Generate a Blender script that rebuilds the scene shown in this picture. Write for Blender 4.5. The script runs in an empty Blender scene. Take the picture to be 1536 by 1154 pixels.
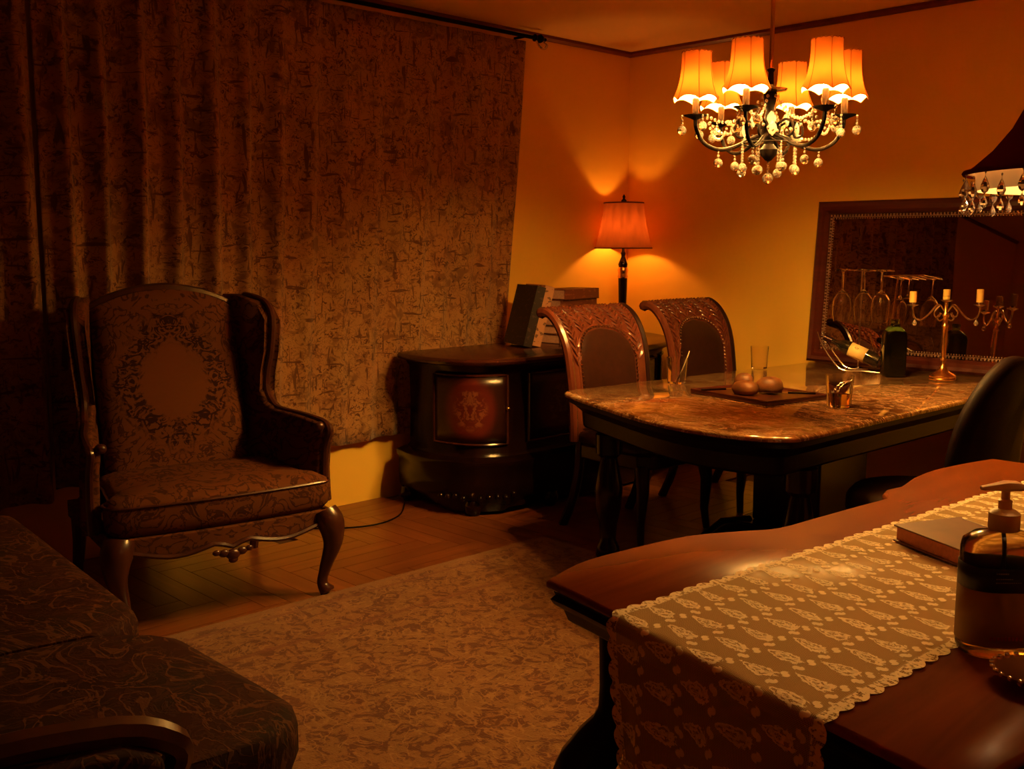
import bpy, bmesh, math, random
from mathutils import Matrix, Vector
R = math.radians; PI = math.pi; sin = math.sin; cos = math.cos
random.seed(7)
S = bpy.context.scene
COL = S.collection

# ------------------------------------------------------------------ camera, world, exposure
cd = bpy.data.cameras.new('camera'); cam = bpy.data.objects.new('camera', cd); COL.objects.link(cam)
cd.sensor_width = 36; cd.lens = 36.23; cd.clip_start = .02
cam.location = (0, 0, 1.38)
cam.rotation_euler = (R(90 - 7.63), 0, R(45.58))
S.camera = cam
W = bpy.data.worlds.new('world'); S.world = W; W.use_nodes = True
W.node_tree.nodes['Background'].inputs[0].default_value = (.02, .012, .008, 1)
W.node_tree.nodes['Background'].inputs[1].default_value = .05
S.view_settings.view_transform = 'Standard'; S.view_settings.look = 'None'
S.view_settings.gamma = 1; S.view_settings.use_curve_mapping = False
S.view_settings.exposure = 1.38
S.cycles.diffuse_bounces = 8; S.cycles.max_bounces = 16; S.cycles.transmission_bounces = 14
S.cycles.caustics_reflective = False; S.cycles.caustics_refractive = False
S.cycles.use_denoising = True
CHAND = 1100.0; CHAND_C = (1, .53, .12)      # bulb emission strengths
LAMP = 150.0; LAMP_C = (1, .36, .07)
BELL = 36.0

# ------------------------------------------------------------------ node helper
class NT:
    def __init__(s, name):
        s.m = bpy.data.materials.new(name); s.m.use_nodes = True
        s.t = s.m.node_tree; s.b = s.t.nodes['Principled BSDF']; s.out = s.t.nodes['Material Output']
    def n(s, typ, **k):
        x = s.t.nodes.new(typ)
        for a, v in k.items(): setattr(x, a, v)
        return x
    def put(s, sock, v):
        if v is None: return
        if isinstance(v, bpy.types.NodeSocket): s.t.links.new(v, sock)
        elif isinstance(v, (tuple, list)) and len(v) == 3 and sock.type == 'RGBA': sock.default_value = (*v, 1)
        else: sock.default_value = v
    def ma(s, op, a, b=None, c=None, clamp=False):
        x = s.n('ShaderNodeMath', operation=op, use_clamp=clamp)
        s.put(x.inputs[0], a); s.put(x.inputs[1], b); s.put(x.inputs[2], c)
        return x.outputs[0]
    def xyz(s, kind='Object'):
        tc = s.n('ShaderNodeTexCoord'); sp = s.n('ShaderNodeSeparateXYZ')
        s.t.links.new(tc.outputs[kind], sp.inputs[0]); s.co = tc.outputs[kind]
        return sp.outputs
    def cxyz(s, a, b, c=0.0):
        x = s.n('ShaderNodeCombineXYZ'); s.put(x.inputs[0], a); s.put(x.inputs[1], b); s.put(x.inputs[2], c)
        return x.outputs[0]
    def map(s, vec, scale=(1, 1, 1), loc=(0, 0, 0), rot=(0, 0, 0)):
        x = s.n('ShaderNodeMapping'); s.put(x.inputs[0], vec)
        x.inputs['Scale'].default_value = scale; x.inputs['Location'].default_value = loc; x.inputs['Rotation'].default_value = rot
        return x.outputs[0]
    def noise(s, vec, scale, detail=3, rough=.5, dist=0.0):
        x = s.n('ShaderNodeTexNoise'); s.put(x.inputs['Vector'], vec); s.put(x.inputs['Scale'], scale)
        s.put(x.inputs['Detail'], detail); s.put(x.inputs['Roughness'], rough); s.put(x.inputs['Distortion'], dist)
        return x.outputs['Fac']
    def vor(s, vec, scale, feature='F1', out='Distance', metric='EUCLIDEAN'):
        x = s.n('ShaderNodeTexVoronoi', feature=feature)
        if feature != 'DISTANCE_TO_EDGE': x.distance = metric
        s.put(x.inputs['Vector'], vec); s.put(x.inputs['Scale'], scale)
        return x.outputs[out]
    def ramp(s, f, stops, interp='LINEAR'):
        x = s.n('ShaderNodeValToRGB'); s.put(x.inputs[0], f); x.color_ramp.interpolation = interp
        e = x.color_ramp.elements
        while len(e) > 1: e.remove(e[-1])
        e[0].position = stops[0][0]; e[0].color = (*stops[0][1], 1)
        for p, c in stops[1:]:
            q = e.new(p); q.color = (*c, 1)
        return x.outputs[0]
    def step(s, f, a, b):     # smooth step a..b -> 0..1
        x = s.n('ShaderNodeMapRange', interpolation_type='SMOOTHSTEP'); s.put(x.inputs[0], f)
        x.inputs[1].default_value = a; x.inputs[2].default_value = b
        return x.outputs[0]
    def mix(s, f, a, b, mode='MIX'):
        x = s.n('ShaderNodeMix', data_type='RGBA', blend_type=mode)
        s.put(x.inputs[0], f); s.put(x.inputs[6], a); s.put(x.inputs[7], b)
        return x.outputs[2]
    def bump(s, h, strength=.3, dist=.01):
        x = s.n('ShaderNodeBump'); s.put(x.inputs['Height'], h); x.inputs['Strength'].default_value = strength
        x.inputs['Distance'].default_value = dist
        s.t.links.new(x.outputs[0], s.b.inputs['Normal'])
    def set(s, **k):
        for a, v in k.items():
            s.put(s.b.inputs[{'col': 'Base Color', 'rough': 'Roughness', 'metal': 'Metallic', 'coat': 'Coat Weight', 'coatr': 'Coat Roughness',
                   'sheen': 'Sheen Weight', 'trans': 'Transmission Weight', 'ior': 'IOR', 'spec': 'Specular IOR Level', 'alpha': 'Alpha',
                   'emis': 'Emission Color', 'es': 'Emission Strength'}[a]], v)
        return s.m

def plain(name, col, rough=.5, metal=0, var=.12, sc=14, **k):
    t = NT(name); t.xyz(); f = t.noise(t.co, sc)
    c = t.ramp(f, [(.3, tuple(x * (1 - var) for x in col)), (.7, tuple(min(1, x * (1 + var)) for x in col))])
    return t.set(col=c, rough=rough, metal=metal, **k)

def wood(name, dark, light, rough=.3, coat=.4, axis=1, sc=1.0, spec=.5, rnd=False):
    t = NT(name); t.xyz()
    vec = t.co
    sca = [14, 14, 14]; sca[axis] = 1.2
    if rnd:
        oi = t.n('ShaderNodeObjectInfo'); a = t.n('ShaderNodeVectorMath', operation='ADD')
        t.put(a.inputs[0], t.co); t.put(a.inputs[1], t.cxyz(t.ma('MULTIPLY', oi.outputs['Random'], 37.0), t.ma('MULTIPLY', oi.outputs['Random'], 11.0), 0.0)); vec = a.outputs[0]
    v = t.map(vec, tuple(x * sc for x in sca))
    f = t.noise(v, 1.6, 5, .6, .6)
    c = t.ramp(f, [(.25, dark), (.75, light)])
    if rnd: c = t.mix(t.ma('MULTIPLY', oi.outputs['Random'], .6), c, tuple(x * .42 for x in light))
    t.bump(f, .06, .004)
    return t.set(col=c, rough=rough, coat=coat, coatr=.12, spec=spec)

# ------------------------------------------------------------------ materials
def m_wall(name, col):
    t = NT(name); t.xyz(); f = t.noise(t.co, 1.3, 4); g = t.noise(t.co, 60, 3)
    t.bump(g, .08, .004)
    return t.set(col=t.ramp(f, [(.3, tuple(x * .93 for x in col)), (.7, col)]), rough=.55, spec=.3)
WALL = m_wall('yellow_wall_paint', (.90, .55, .07))
CEIL = m_wall('cream_ceiling_paint', (.90, .66, .26))
TRIMW = wood('red_crown_wood', (.11, .015, .006), (.2, .03, .01), .4, .2)
PLANK = wood('parquet_wood', (.12, .030, .008), (.27, .080, .022), .33, .05, 0, 1.0, rnd=True)
SUBF = plain('dark_joint', (.05, .02, .01), .8)
DARK = wood('dark_lacquered_wood', (.005, .0015, .001), (.012, .003, .002), .2, .0, 2, 1, .28)
DTOP = wood('dark_mahogany_top', (.03, .006, .003), (.06, .013, .006), .22, .1, 1)
FRAMEW = wood('red_brown_frame_wood', (.05, .008, .004), (.085, .014, .006), .35, .05, 0, 1, .35)
CARVE = wood('carved_chair_wood', (.07, .015, .007), (.15, .036, .015), .24, .25, 2)
CHWOOD = wood('chair_wood', (.012, .003, .002), (.028, .007, .003), .32, .05, 2, 1, .35)
DESKW = wood('red_brown_desk_wood', (.17, .034, .005), (.27, .056, .008), .26, .0, 1, 1, .12)
EDGEW = wood('dark_desk_edge_wood', (.004, .0012, .0008), (.009, .0025, .0015), .38, .0, 2, 1, .18)
WINGW = wood('walnut_show_wood', (.035, .009, .005), (.07, .018, .009), .3, .2, 2, 1, .4)
LEATH = plain('brown_leather', (.024, .006, .003), .34, var=.25, sc=30)
BLACKL = plain('near_black_leather', (.009, .0012, .0012), .6, spec=.15, var=.25, sc=30)
BEADM = plain('pale_pewter_bead', (.30, .17, .12), .35, .3, .1)
BRASS = plain('aged_brass', (.78, .42, .12), .24, 1, .1)
BRONZE = plain('dark_bronze', (.005, .0025, .0015), .6, .0, spec=.05)
SILVER = plain('polished_silver_metal', (.75, .62, .52), .16, 1, .08)
NAIL = plain('nailhead_metal', (.55, .38, .25), .25, 1, .1)
WAX = plain('cream_candle_wax', (.85, .50, .12), .5, var=.05)
CRUST = plain('brown_bread_crust', (.20, .070, .018), .5, var=.45, sc=18)
PAPER = plain('book_pages', (.62, .33, .22), .8, var=.1, sc=90)
LABEL = plain('cream_label', (.85, .60, .22), .6, var=.03)
PLAST = plain('cream_plastic', (.85, .62, .38), .35, var=.03)
CUP = plain('candle_sleeve_brown', (.007, .003, .002), .7, 0, spec=.1)

def glass(name, col=(1, 1, 1), rough=0.0, ior=1.45):
    t = NT(name); return t.set(col=col, rough=rough, trans=1.0, ior=ior)
GLASS = glass('clear_glass', (1, .97, .94))
CRYST = NT('cut_crystal').set(col=(1, .88, .76), rough=.02, trans=.85, ior=1.7)
GREENG = glass('dark_green_bottle_glass', (.35, .55, .12), .03)
WINEG = plain('dark_wine_bottle_glass', (.012, .010, .006), .06, var=.1, coat=1.0)
AMBER = glass('amber_liquid', (.95, .62, .16), 0, 1.33)
SOAPG = glass('soap_bottle_plastic', (.96, .72, .30), .12, 1.25)

def emit(name, col, st):
    t = NT(name); return t.set(col=(.8, .5, .3), emis=col, es=st)
BULB = emit('chandelier_bulb_glow', CHAND_C, CHAND)
BULB2 = emit('table_lamp_bulb_glow', LAMP_C, LAMP)
BULB3 = emit('bead_lamp_bulb_glow', (1, .6, .25), BELL)

def shade_mat(name, tcol, dcol, tw, pleat=0):
    t = NT(name); t.xyz()
    tr = t.n('ShaderNodeBsdfTranslucent'); df = t.n('ShaderNodeBsdfDiffuse'); mx = t.n('ShaderNodeMixShader')
    f = t.noise(t.map(t.co, (40, 40, 4)), 1.0, 3)
    t.put(tr.inputs[0], t.ramp(f, [(.2, tuple(x * (.45 if pleat else .75) for x in tcol)), (.8, tcol)])); t.put(df.inputs[0], dcol); mx.inputs[0].default_value = tw
    t.t.links.new(df.outputs[0], mx.inputs[1]); t.t.links.new(tr.outputs[0], mx.inputs[2])
    t.t.links.new(mx.outputs[0], t.out.inputs[0]); return t.m
SHADE = shade_mat('orange_silk_shade', (.045, .0085, .0010), (.95, .6, .28), .36)
SHADE2 = shade_mat('amber_lamp_shade', (.17, .045, .011), (.5, .22, .08), .5, 1)
VELVET = shade_mat('burgundy_velvet_shade', (.10, .01, .006), (.16, .018, .012), .12)
LINER = shade_mat('cream_shade_lining', (.8, .6, .35), (.95, .72, .42), .1)

def m_marble():
    t = NT('polished_brown_marble'); t.xyz()
    w = t.noise(t.map(t.co, (1, 1, 1), rot=(0, 0, .5)), 3.2, 8, .62, 1.6)
    v = t.noise(t.map(t.co, (2.2, 5, 1), rot=(0, 0, .7)), 2.0, 10, .7, 2.5)
    vein = t.step(t.ma('ABSOLUTE', t.ma('SUBTRACT', v, .5)), .035, .0)
    c = t.ramp(w, [(.30, (.06, .020, .007)), (.45, (.16, .055, .018)), (.58, (.32, .14, .05)), (.75, (.13, .045, .016))])
    c = t.mix(t.ma('MULTIPLY', vein, .7), c, (.72, .46, .22))
    return t.set(col=c, rough=.07, spec=.6, coat=.5, coatr=.04)
MARB = m_marble()

def m_curtain():
    t = NT('printed_curtain_fabric'); o = t.xyz()
    p = t.cxyz(o[1], o[2], 0.0)
    cell = t.vor(t.map(p, (3.2, 2.3, 1)), 1.6, out='Color', metric='CHEBYCHEV')
    sp = t.n('ShaderNodeSeparateColor'); t.put(sp.inputs[0], cell)
    base = t.mix(sp.outputs[0], (.38, .19, .07), (.30, .12, .05))
    base = t.mix(t.noise(p, 5, 3), base, (.38, .21, .075))
    fine = t.noise(t.map(p, (1, 1, 1)), 33, 4, .7, 1.3)
    script = t.step(fine, .60, .54)
    script = t.ma('SUBTRACT', 1.0, script)
    dens = t.step(t.noise(p, 6.5, 2), .30, .50)
    m1 = t.ma('MULTIPLY', script, dens)
    hs = t.noise(t.map(p, (7, 38, 1)), 1.0, 2, .5, .4); m2 = t.step(hs, .64, .68)
    sw = t.noise(p, 11, 2, .5, 2.5); m3 = t.ma('MULTIPLY', t.step(t.ma('ABSOLUTE', t.ma('SUBTRACT', sw, .5)), .02, .008), .5)
    vs = t.noise(t.map(p, (45, 8, 1)), 1.0, 2, .5, .6); m4 = t.ma('MULTIPLY', t.step(vs, .60, .66), .75)
    bl = t.ma('MULTIPLY', t.step(t.noise(p, 13, 3, .6, 1.0), .52, .64), .5)
    m = t.ma('MAXIMUM', t.ma('MAXIMUM', t.ma('MAXIMUM', t.ma('MULTIPLY', m1, .85), t.ma('MULTIPLY', m2, .8)), m4), t.ma('MAXIMUM', bl, m3))
    c = t.mix(m, base, (.05, .010, .008))
    t.bump(t.noise(p, 300, 2), .1, .002)
    return t.set(col=c, rough=.9, spec=.15, sheen=.2)
CURT = m_curtain()

def m_brocade():
    t = NT('damask_brocade_fabric'); o = t.xyz()
    x = t.ma('ABSOLUTE', o[0]); z = o[2]
    q = t.cxyz(x, t.ma('MULTIPLY', o[1], .6), z)
    n1 = t.noise(q, 14, 4, .6, 1.8)
    dz = t.ma('DIVIDE', t.ma('SUBTRACT', z, .86), .235)
    d = t.ma('SQRT', t.ma('ADD', t.ma('POWER', t.ma('DIVIDE', x, .17), 1.5), t.ma('POWER', t.ma('ABSOLUTE', dz), 1.5)))
    d = t.ma('ADD', d, t.ma('MULTIPLY', t.ma('SUBTRACT', n1, .5), .55))
    ring = t.step(t.ma('ABSOLUTE', t.ma('SUBTRACT', d, 1.0)), .26, .12)
    scr = t.step(t.noise(q, 24, 3, .6, 2.5), .47, .53)
    ring = t.ma('MULTIPLY', ring, scr)
    n2 = t.noise(q, 9, 3, .5, 2.6)
    vine = t.ma('MULTIPLY', t.step(t.ma('ABSOLUTE', t.ma('SUBTRACT', n2, .5)), .045, .02), t.step(d, 1.15, 1.35))
    m = t.ma('MAXIMUM', ring, t.ma('MULTIPLY', vine, .75))
    base = t.mix(t.step(d, .95, .6), (.11, .036, .010), (.125, .039, .010))
    c = t.mix(m, base, (.024, .006, .004))
    t.bump(m, .3, .003)
    return t.set(col=c, rough=.85, spec=.12)
BROC = m_brocade()
def m_sofa():
    t = NT('floral_tapestry_fabric'); t.xyz()
    n = t.noise(t.map(t.co, (1, 1.5, 1)), 5.2, 3, .5, 2.2)
    b = t.step(t.ma('ABSOLUTE', t.ma('SUBTRACT', n, .5)), .035, .012)
    n3 = t.noise(t.co, 12, 3, .6, 2.0); l2 = t.step(t.ma('ABSOLUTE', t.ma('SUBTRACT', n3, .5)), .05, .02)
    base = t.ramp(t.noise(t.co, 6, 2), [(.35, (.016, .002, .0015)), (.5, (.03, .005, .0025)), (.62, (.016, .005, .002)), (.75, (.024, .003, .002))])
    c = t.mix(t.ma('MULTIPLY', l2, .55), base, (.055, .016, .006)); c = t.mix(b, c, (.085, .03, .010))
    t.bump(t.ma('ADD', b, t.ma('MULTIPLY', l2, .5)), .35, .004)
    return t.set(col=c, rough=.8, sheen=.0, spec=.15)
SOFA = m_sofa()
def m_rug():
    t = NT('persian_rug_pile'); o = t.xyz()
    # object space: rug centre at origin, half size 1.28 x 2.05
    dx = t.ma('SUBTRACT', 1.28, t.ma('ABSOLUTE', o[0])); dy = t.ma('SUBTRACT', 2.05, t.ma('ABSOLUTE', o[1]))
    d = t.ma('MINIMUM', dx, dy)
    q = t.cxyz(t.ma('ABSOLUTE', o[0]), t.ma('ABSOLUTE', o[1]), 0.0)
    n = t.noise(q, 13, 4, .65, 1.7); n2 = t.noise(q, 30, 3, .7, 1.0); n3 = t.noise(q, 5.5, 2, .5, 2.8)
    red = t.step(n, .5, .56); fl = t.step(n2, .57, .62)
    li = t.step(t.ma('ABSOLUTE', t.ma('SUBTRACT', n3, .5)), .022, .010)
    base = t.mix(red, (.20, .088, .030), (.105, .030, .011))
    c = t.mix(t.ma('MULTIPLY', fl, .8), base, (.10, .022, .012)); c = t.mix(t.ma('MULTIPLY', li, .7), c, (.27, .135, .052))
    band = t.step(t.ma('ABSOLUTE', t.ma('SUBTRACT', d, .36)), .018, .008)
    band2 = t.step(t.ma('ABSOLUTE', t.ma('SUBTRACT', d, .09)), .014, .006)
    bs = t.ma('MAXIMUM', band, band2)
    c = t.mix(t.ma('MULTIPLY', bs, .7), c, (.15, .045, .02))
    edge = t.step(d, .05, .03); c = t.mix(edge, c, (.20, .085, .03))
    t.bump(t.ma('ADD', n2, t.noise(t.co, 220, 2)), .4, .006)
    return t.set(col=c, rough=.95, spec=.1, sheen=.2)
RUG = m_rug()
def m_lace():
    t = NT('cream_lace'); o = t.xyz('UV')     # UV in metres: u across 0..w, v along
    u = t.ma('DIVIDE', o[0], .082); v = t.ma('DIVIDE', o[1], .066)
    row = t.ma('FLOOR', u); v = t.ma('ADD', v, t.ma('MULTIPLY', t.ma('MODULO', row, 2.0), .5))
    a = t.ma('SUBTRACT', t.ma('FRACT', u), .5); b = t.ma('SUBTRACT', t.ma('FRACT', v), .5)
    nz = t.noise(t.co, 95, 3, .6, .8); nz = t.ma('MULTIPLY', t.ma('SUBTRACT', nz, .5), 1.15)
    # leaf motif: pointed ellipse made of two lobes
    aa = t.ma('ABSOLUTE', a)
    d = t.ma('SQRT', t.ma('ADD', t.ma('POWER', t.ma('DIVIDE', a, .40), 2.0), t.ma('POWER', t.ma('DIVIDE', b, t.ma('ADD', .20, t.ma('MULTIPLY', a, .28))), 2.0)))
    d = t.ma('ADD', d, nz)
    ringa = t.step(t.ma('ABSOLUTE', t.ma('SUBTRACT', d, .85)), .2, .1)
    ringb = t.step(t.ma('ABSOLUTE', t.ma('SUBTRACT', d, .38)), .16, .08)
    ang = t.ma('ARCTAN2', b, a); pet = t.step(t.ma('SINE', t.ma('ADD', t.ma('MULTIPLY', ang, 5.0), t.ma('MULTIPLY', d, 4.0))), -.1, .3)
    inner = t.ma('MULTIPLY', pet, t.step(d, 1.0, .9))
    mot = t.ma('MAXIMUM', t.ma('MAXIMUM', ringa, ringb), t.ma('MULTIPLY', inner, .85))
    # little connecting dots
    d2 = t.ma('SQRT', t.ma('ADD', t.ma('POWER', t.ma('DIVIDE', t.ma('SUBTRACT', aa, .5), .12), 2.0), t.ma('POWER', t.ma('DIVIDE', t.ma('SUBTRACT', t.ma('ABSOLUTE', b), .28), .12), 2.0)))
    mot = t.ma('MAXIMUM', mot, t.step(d2, 1.1, .8))
    # solid edge strip
    ed = t.ma('SUBTRACT', .222, t.ma('ABSOLUTE', t.ma('SUBTRACT', o[0], .22)))
    es = t.ma('MULTIPLY', t.step(t.ma('ABSOLUTE', t.ma('SUBTRACT', ed, .009)), .010, .006), t.step(t.noise(t.co, 150, 1), .40, .48))
    es2 = t.ma('MULTIPLY', t.step(ed, .004, .0), t.step(t.noise(t.co, 120, 2), .42, .5))
    mot = t.ma('MAXIMUM', t.ma('MAXIMUM', mot, es), es2)
    net = t.ma('MAXIMUM', t.step(t.ma('SINE', t.ma('MULTIPLY', o[0], 2600.0)), -.3, .4), t.step(t.ma('SINE', t.ma('MULTIPLY', o[1], 2600.0)), -.3, .4))
    al = t.ma('MAXIMUM', mot, t.ma('MULTIPLY', net, .7))
    t.bump(mot, .5, .002)
    c = t.mix(mot, (.82, .56, .24), (.95, .78, .50))
    return t.set(col=c, rough=.8, spec=.2, alpha=al)
LACE = m_lace()
def m_door():
    t = NT('painted_red_panel'); o = t.xyz('UV')
    x = t.ma('ABSOLUTE', t.ma('SUBTRACT', o[0], .5)); z = o[1]
    q = t.cxyz(x, z, 0.0)
    d = t.ma('SQRT', t.ma('ADD', t.ma('POWER', t.ma('DIVIDE', x, .27), 2.0), t.ma('POWER', t.ma('DIVIDE', t.ma('SUBTRACT', z, .5), .36), 2.0)))
    n = t.noise(q, 11, 3, .6, 1.5)
    m = t.ma('MULTIPLY', t.step(d, 1.0, .7), t.step(n, .47, .56))
    c = t.mix(t.step(d, 1.5, 1.0), (.02, .004, .002), (.085, .009, .005)); c = t.mix(m, c, (.17, .05, .022))
    return t.set(col=c, rough=.3, coat=.15)
DOORP = m_door()
def m_bookcover(name, base, mark, axis=0):
    t = NT(name); o = t.xyz()
    n = t.noise(t.map(t.co, (30, 30, 55)), 1.0, 2); m = t.step(n, .58, .62)
    return t.set(col=t.mix(t.ma('MULTIPLY', m, .8), base, mark), rough=.45)

# ------------------------------------------------------------------ mesh helper
class M:
    def __init__(s): s.v = []; s.f = []; s.uv = None; s.T = None
    def _a(s, vs, fs):
        o = len(s.v)
        s.v += [tuple(s.T @ Vector(p)) if s.T else tuple(p) for p in vs]
        s.f += [tuple(i + o for i in f) for f in fs]; return s
    def box(s, x0, x1, y0, y1, z0, z1):
        return s._a([(x0,y0,z0),(x1,y0,z0),(x1,y1,z0),(x0,y1,z0),(x0,y0,z1),(x1,y0,z1),(x1,y1,z1),(x0,y1,z1)],
                    [(0,3,2,1),(4,5,6,7),(0,1,5,4),(1,2,6,5),(2,3,7,6),(3,0,4,7)])
    def loft(s, rings, cap=True, closed=True, capends=(1, 1)):
        n = len(rings[0]); vs = [p for r in rings for p in r]; fs = []
        for i in range(len(rings) - 1):
            for j in range(n if closed else n - 1):
                k = (j + 1) % n; fs.append((i*n+j, i*n+k, (i+1)*n+k, (i+1)*n+j))
        if cap and capends[0]: fs.append(tuple(reversed(range(n))))
        if cap and capends[1]: fs.append(tuple((len(rings)-1)*n + j for j in range(n)))
        return s._a(vs, fs)
    def lathe(s, prof, n=20, c=(0, 0, 0), cap=True):
        return s.loft([[(c[0]+max(r, 1e-4)*cos(2*PI*j/n), c[1]+max(r, 1e-4)*sin(2*PI*j/n), c[2]+z) for j in range(n)] for r, z in prof], cap)
    def tube(s, pts, r, n=8, cap=True):
        pts = [Vector(p) for p in pts]; rs = r if isinstance(r, (list, tuple)) else [r] * len(pts)
        rings = []; up = None
        for i, p in enumerate(pts):
            d = (pts[min(i+1, len(pts)-1)] - pts[max(i-1, 0)]).normalized()
            if up is None: up = Vector((0, 0, 1)) if abs(d.z) < .9 else Vector((1, 0, 0))
            a = d.cross(up)
            if a.length < 1e-5: a = d.orthogonal()
            a.normalize(); b = a.cross(d); b.normalize(); up = b
            rings.append([tuple(p + a*rs[i]*cos(2*PI*j/n) + b*rs[i]*sin(2*PI*j/n)) for j in range(n)])
        return s.loft(rings, cap)
    def prism(s, poly, z0, z1, n=None):
        return s.loft([[(x, y, z0) for x, y in poly], [(x, y, z1) for x, y in poly]])
    def prismx(s, poly, x0, x1):      # polygon in y,z extruded over x
        return s.loft([[(x0, y, z) for y, z in poly], [(x1, y, z) for y, z in poly]])
    def ball(s, c, r, n=10, m=6, sc=(1, 1, 1)):
        rings = []
        for i in range(m + 1):
            a = -PI/2 + PI*i/m; rr = max(cos(a), 1e-3)*r
            rings.append([(c[0]+sc[0]*rr*cos(2*PI*j/n), c[1]+sc[1]*rr*sin(2*PI*j/n), c[2]+sc[2]*r*sin(a)) for j in range(n)])
        return s.loft(rings)
    def grid(s, nu, nv, fn, uvfn=None):
        vs = []; uvs = []
        for i in range(nu + 1):
            for j in range(nv + 1):
                vs.append(fn(i/nu, j/nv)); uvs.append(uvfn(i/nu, j/nv) if uvfn else (i/nu, j/nv))
        fs = [(i*(nv+1)+j, (i+1)*(nv+1)+j, (i+1)*(nv+1)+j+1, i*(nv+1)+j+1) for i in range(nu) for j in range(nv)]
        s._a(vs, fs); s.uv = uvs; return s
    def mesh(s, name, ang=.7):
        me = bpy.data.meshes.new(name); me.from_pydata(s.v, [], s.f)
        if s.uv:
            l = me.uv_layers.new(name='UVMap')
            for lp in me.loops: l.data[lp.index].uv = s.uv[lp.vertex_index]
        bm = bmesh.new(); bm.from_mesh(me)
        if not s.uv: bmesh.ops.remove_doubles(bm, verts=bm.verts, dist=1e-6)
        bmesh.ops.recalc_face_normals(bm, faces=bm.faces)
        bm.to_mesh(me); bm.free()
        me.shade_smooth(); me.set_sharp_from_angle(angle=ang); return me
    def build(s, name, mat, parent=None, bevel=0, solid=0, sub=0, ang=.7, off=-1):
        me = s.mesh(name, ang); me.materials.append(mat)
        return link(name, me, parent, bevel, solid, sub, off)
def link(name, me, parent=None, bevel=0, solid=0, sub=0, off=-1):
    o = bpy.data.objects.new(name, me); COL.objects.link(o)
    if parent: o.parent = parent
    if solid: x = o.modifiers.new('solid', 'SOLIDIFY'); x.thickness = solid; x.offset = off
    if sub: x = o.modifiers.new('sub', 'SUBSURF'); x.levels = sub; x.render_levels = sub
    if bevel: x = o.modifiers.new('bevel', 'BEVEL'); x.width = bevel; x.segments = 3; x.limit_method = 'ANGLE'; x.angle_limit = .6
    return o
def thing(name, label, cat, loc=(0, 0, 0), rz=0, group=None):
    o = bpy.data.objects.new(name, None); COL.objects.link(o); o.empty_display_size = .05
    o.location = loc; o.rotation_euler = (0, 0, rz); return tag(o, label, cat, group)
def tag(o, label, cat, group=None):
    o['label'] = label; o['category'] = cat
    if group: o['group'] = group
    return o
def struct(o): o['kind'] = 'structure'; return o
def copy_thing(root):
    c = root.copy(); COL.objects.link(c)
    for ch in list(root.children):
        d = ch.copy(); COL.objects.link(d); d.parent = c
        for g in list(ch.children):
            e = g.copy(); COL.objects.link(e); e.parent = d
    return c
def place(o, loc): o.location = loc; return o
def interp(tab, x):
    if x <= tab[0][0]: return tab[0][1]
    for (a, b), (c, d) in zip(tab, tab[1:]):
        if x <= c:
            t = (x - a)/(c - a); t = t*t*(3 - 2*t)*.4 + t*.6
            return b + (d - b)*t
    return tab[-1][1]
def catmull(pts, k=6, closed=False):
    pts = [Vector(p) for p in pts]; n = len(pts); out = []
    rng = n if closed else n - 1
    for i in range(rng):
        if closed: p0, p1, p2, p3 = pts[(i-1) % n], pts[i], pts[(i+1) % n], pts[(i+2) % n]
        else: p0, p1, p2, p3 = pts[max(i-1, 0)], pts[i], pts[i+1], pts[min(i+2, n-1)]
        for j in range(k):
            t = j/k
            out.append(.5*((2*p1) + (p2-p0)*t + (2*p0-5*p1+4*p2-p3)*t*t + (3*p1-p0-3*p2+p3)*t**3))
    if not closed: out.append(pts[-1])
    return [tuple(p) for p in out]

# ------------------------------------------------------------------ room
XW, YW, H = -4.51, 5.52, 2.655
X1, Y1 = 1.7, -1.7
struct(M().box(XW-.1, X1+.1, Y1-.1, YW+.1, -.12, -.012).build('floor', SUBF))
FLOOR = bpy.data.objects['floor']
struct(M().box(XW-.1, X1+.1, Y1-.1, YW+.1, H, H+.1).build('ceiling', CEIL))
struct(M().box(XW-.1, XW, Y1-.1, YW+.1, -.02, H).build('wall_left', WALL))
struct(M().box(XW, X1, YW, YW+.1, -.02, H).build('wall_back', WALL))
struct(M().box(X1, X1+.1, Y1-.1, YW+.1, -.02, H).build('wall_right', WALL))
struct(M().box(XW, X1, Y1-.1, Y1, -.02, H).build('wall_front', WALL))
# crown mouldings
def crown(y0, z): return [(0, z), (-.012, z), (-.028, z+.014), (-.03, z+.03), (0, z+.03)]
m = M().prismx([(YW+a, b) for a, b in crown(0, H-.031)], XW, X1); struct(m.build('trim_1', TRIMW))
m = M(); pr = crown(0, H-.031)
m.loft([[(XW-a, y, b) for a, b in pr] for y in (Y1, YW)]); struct(m.build('trim_2', TRIMW))
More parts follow.
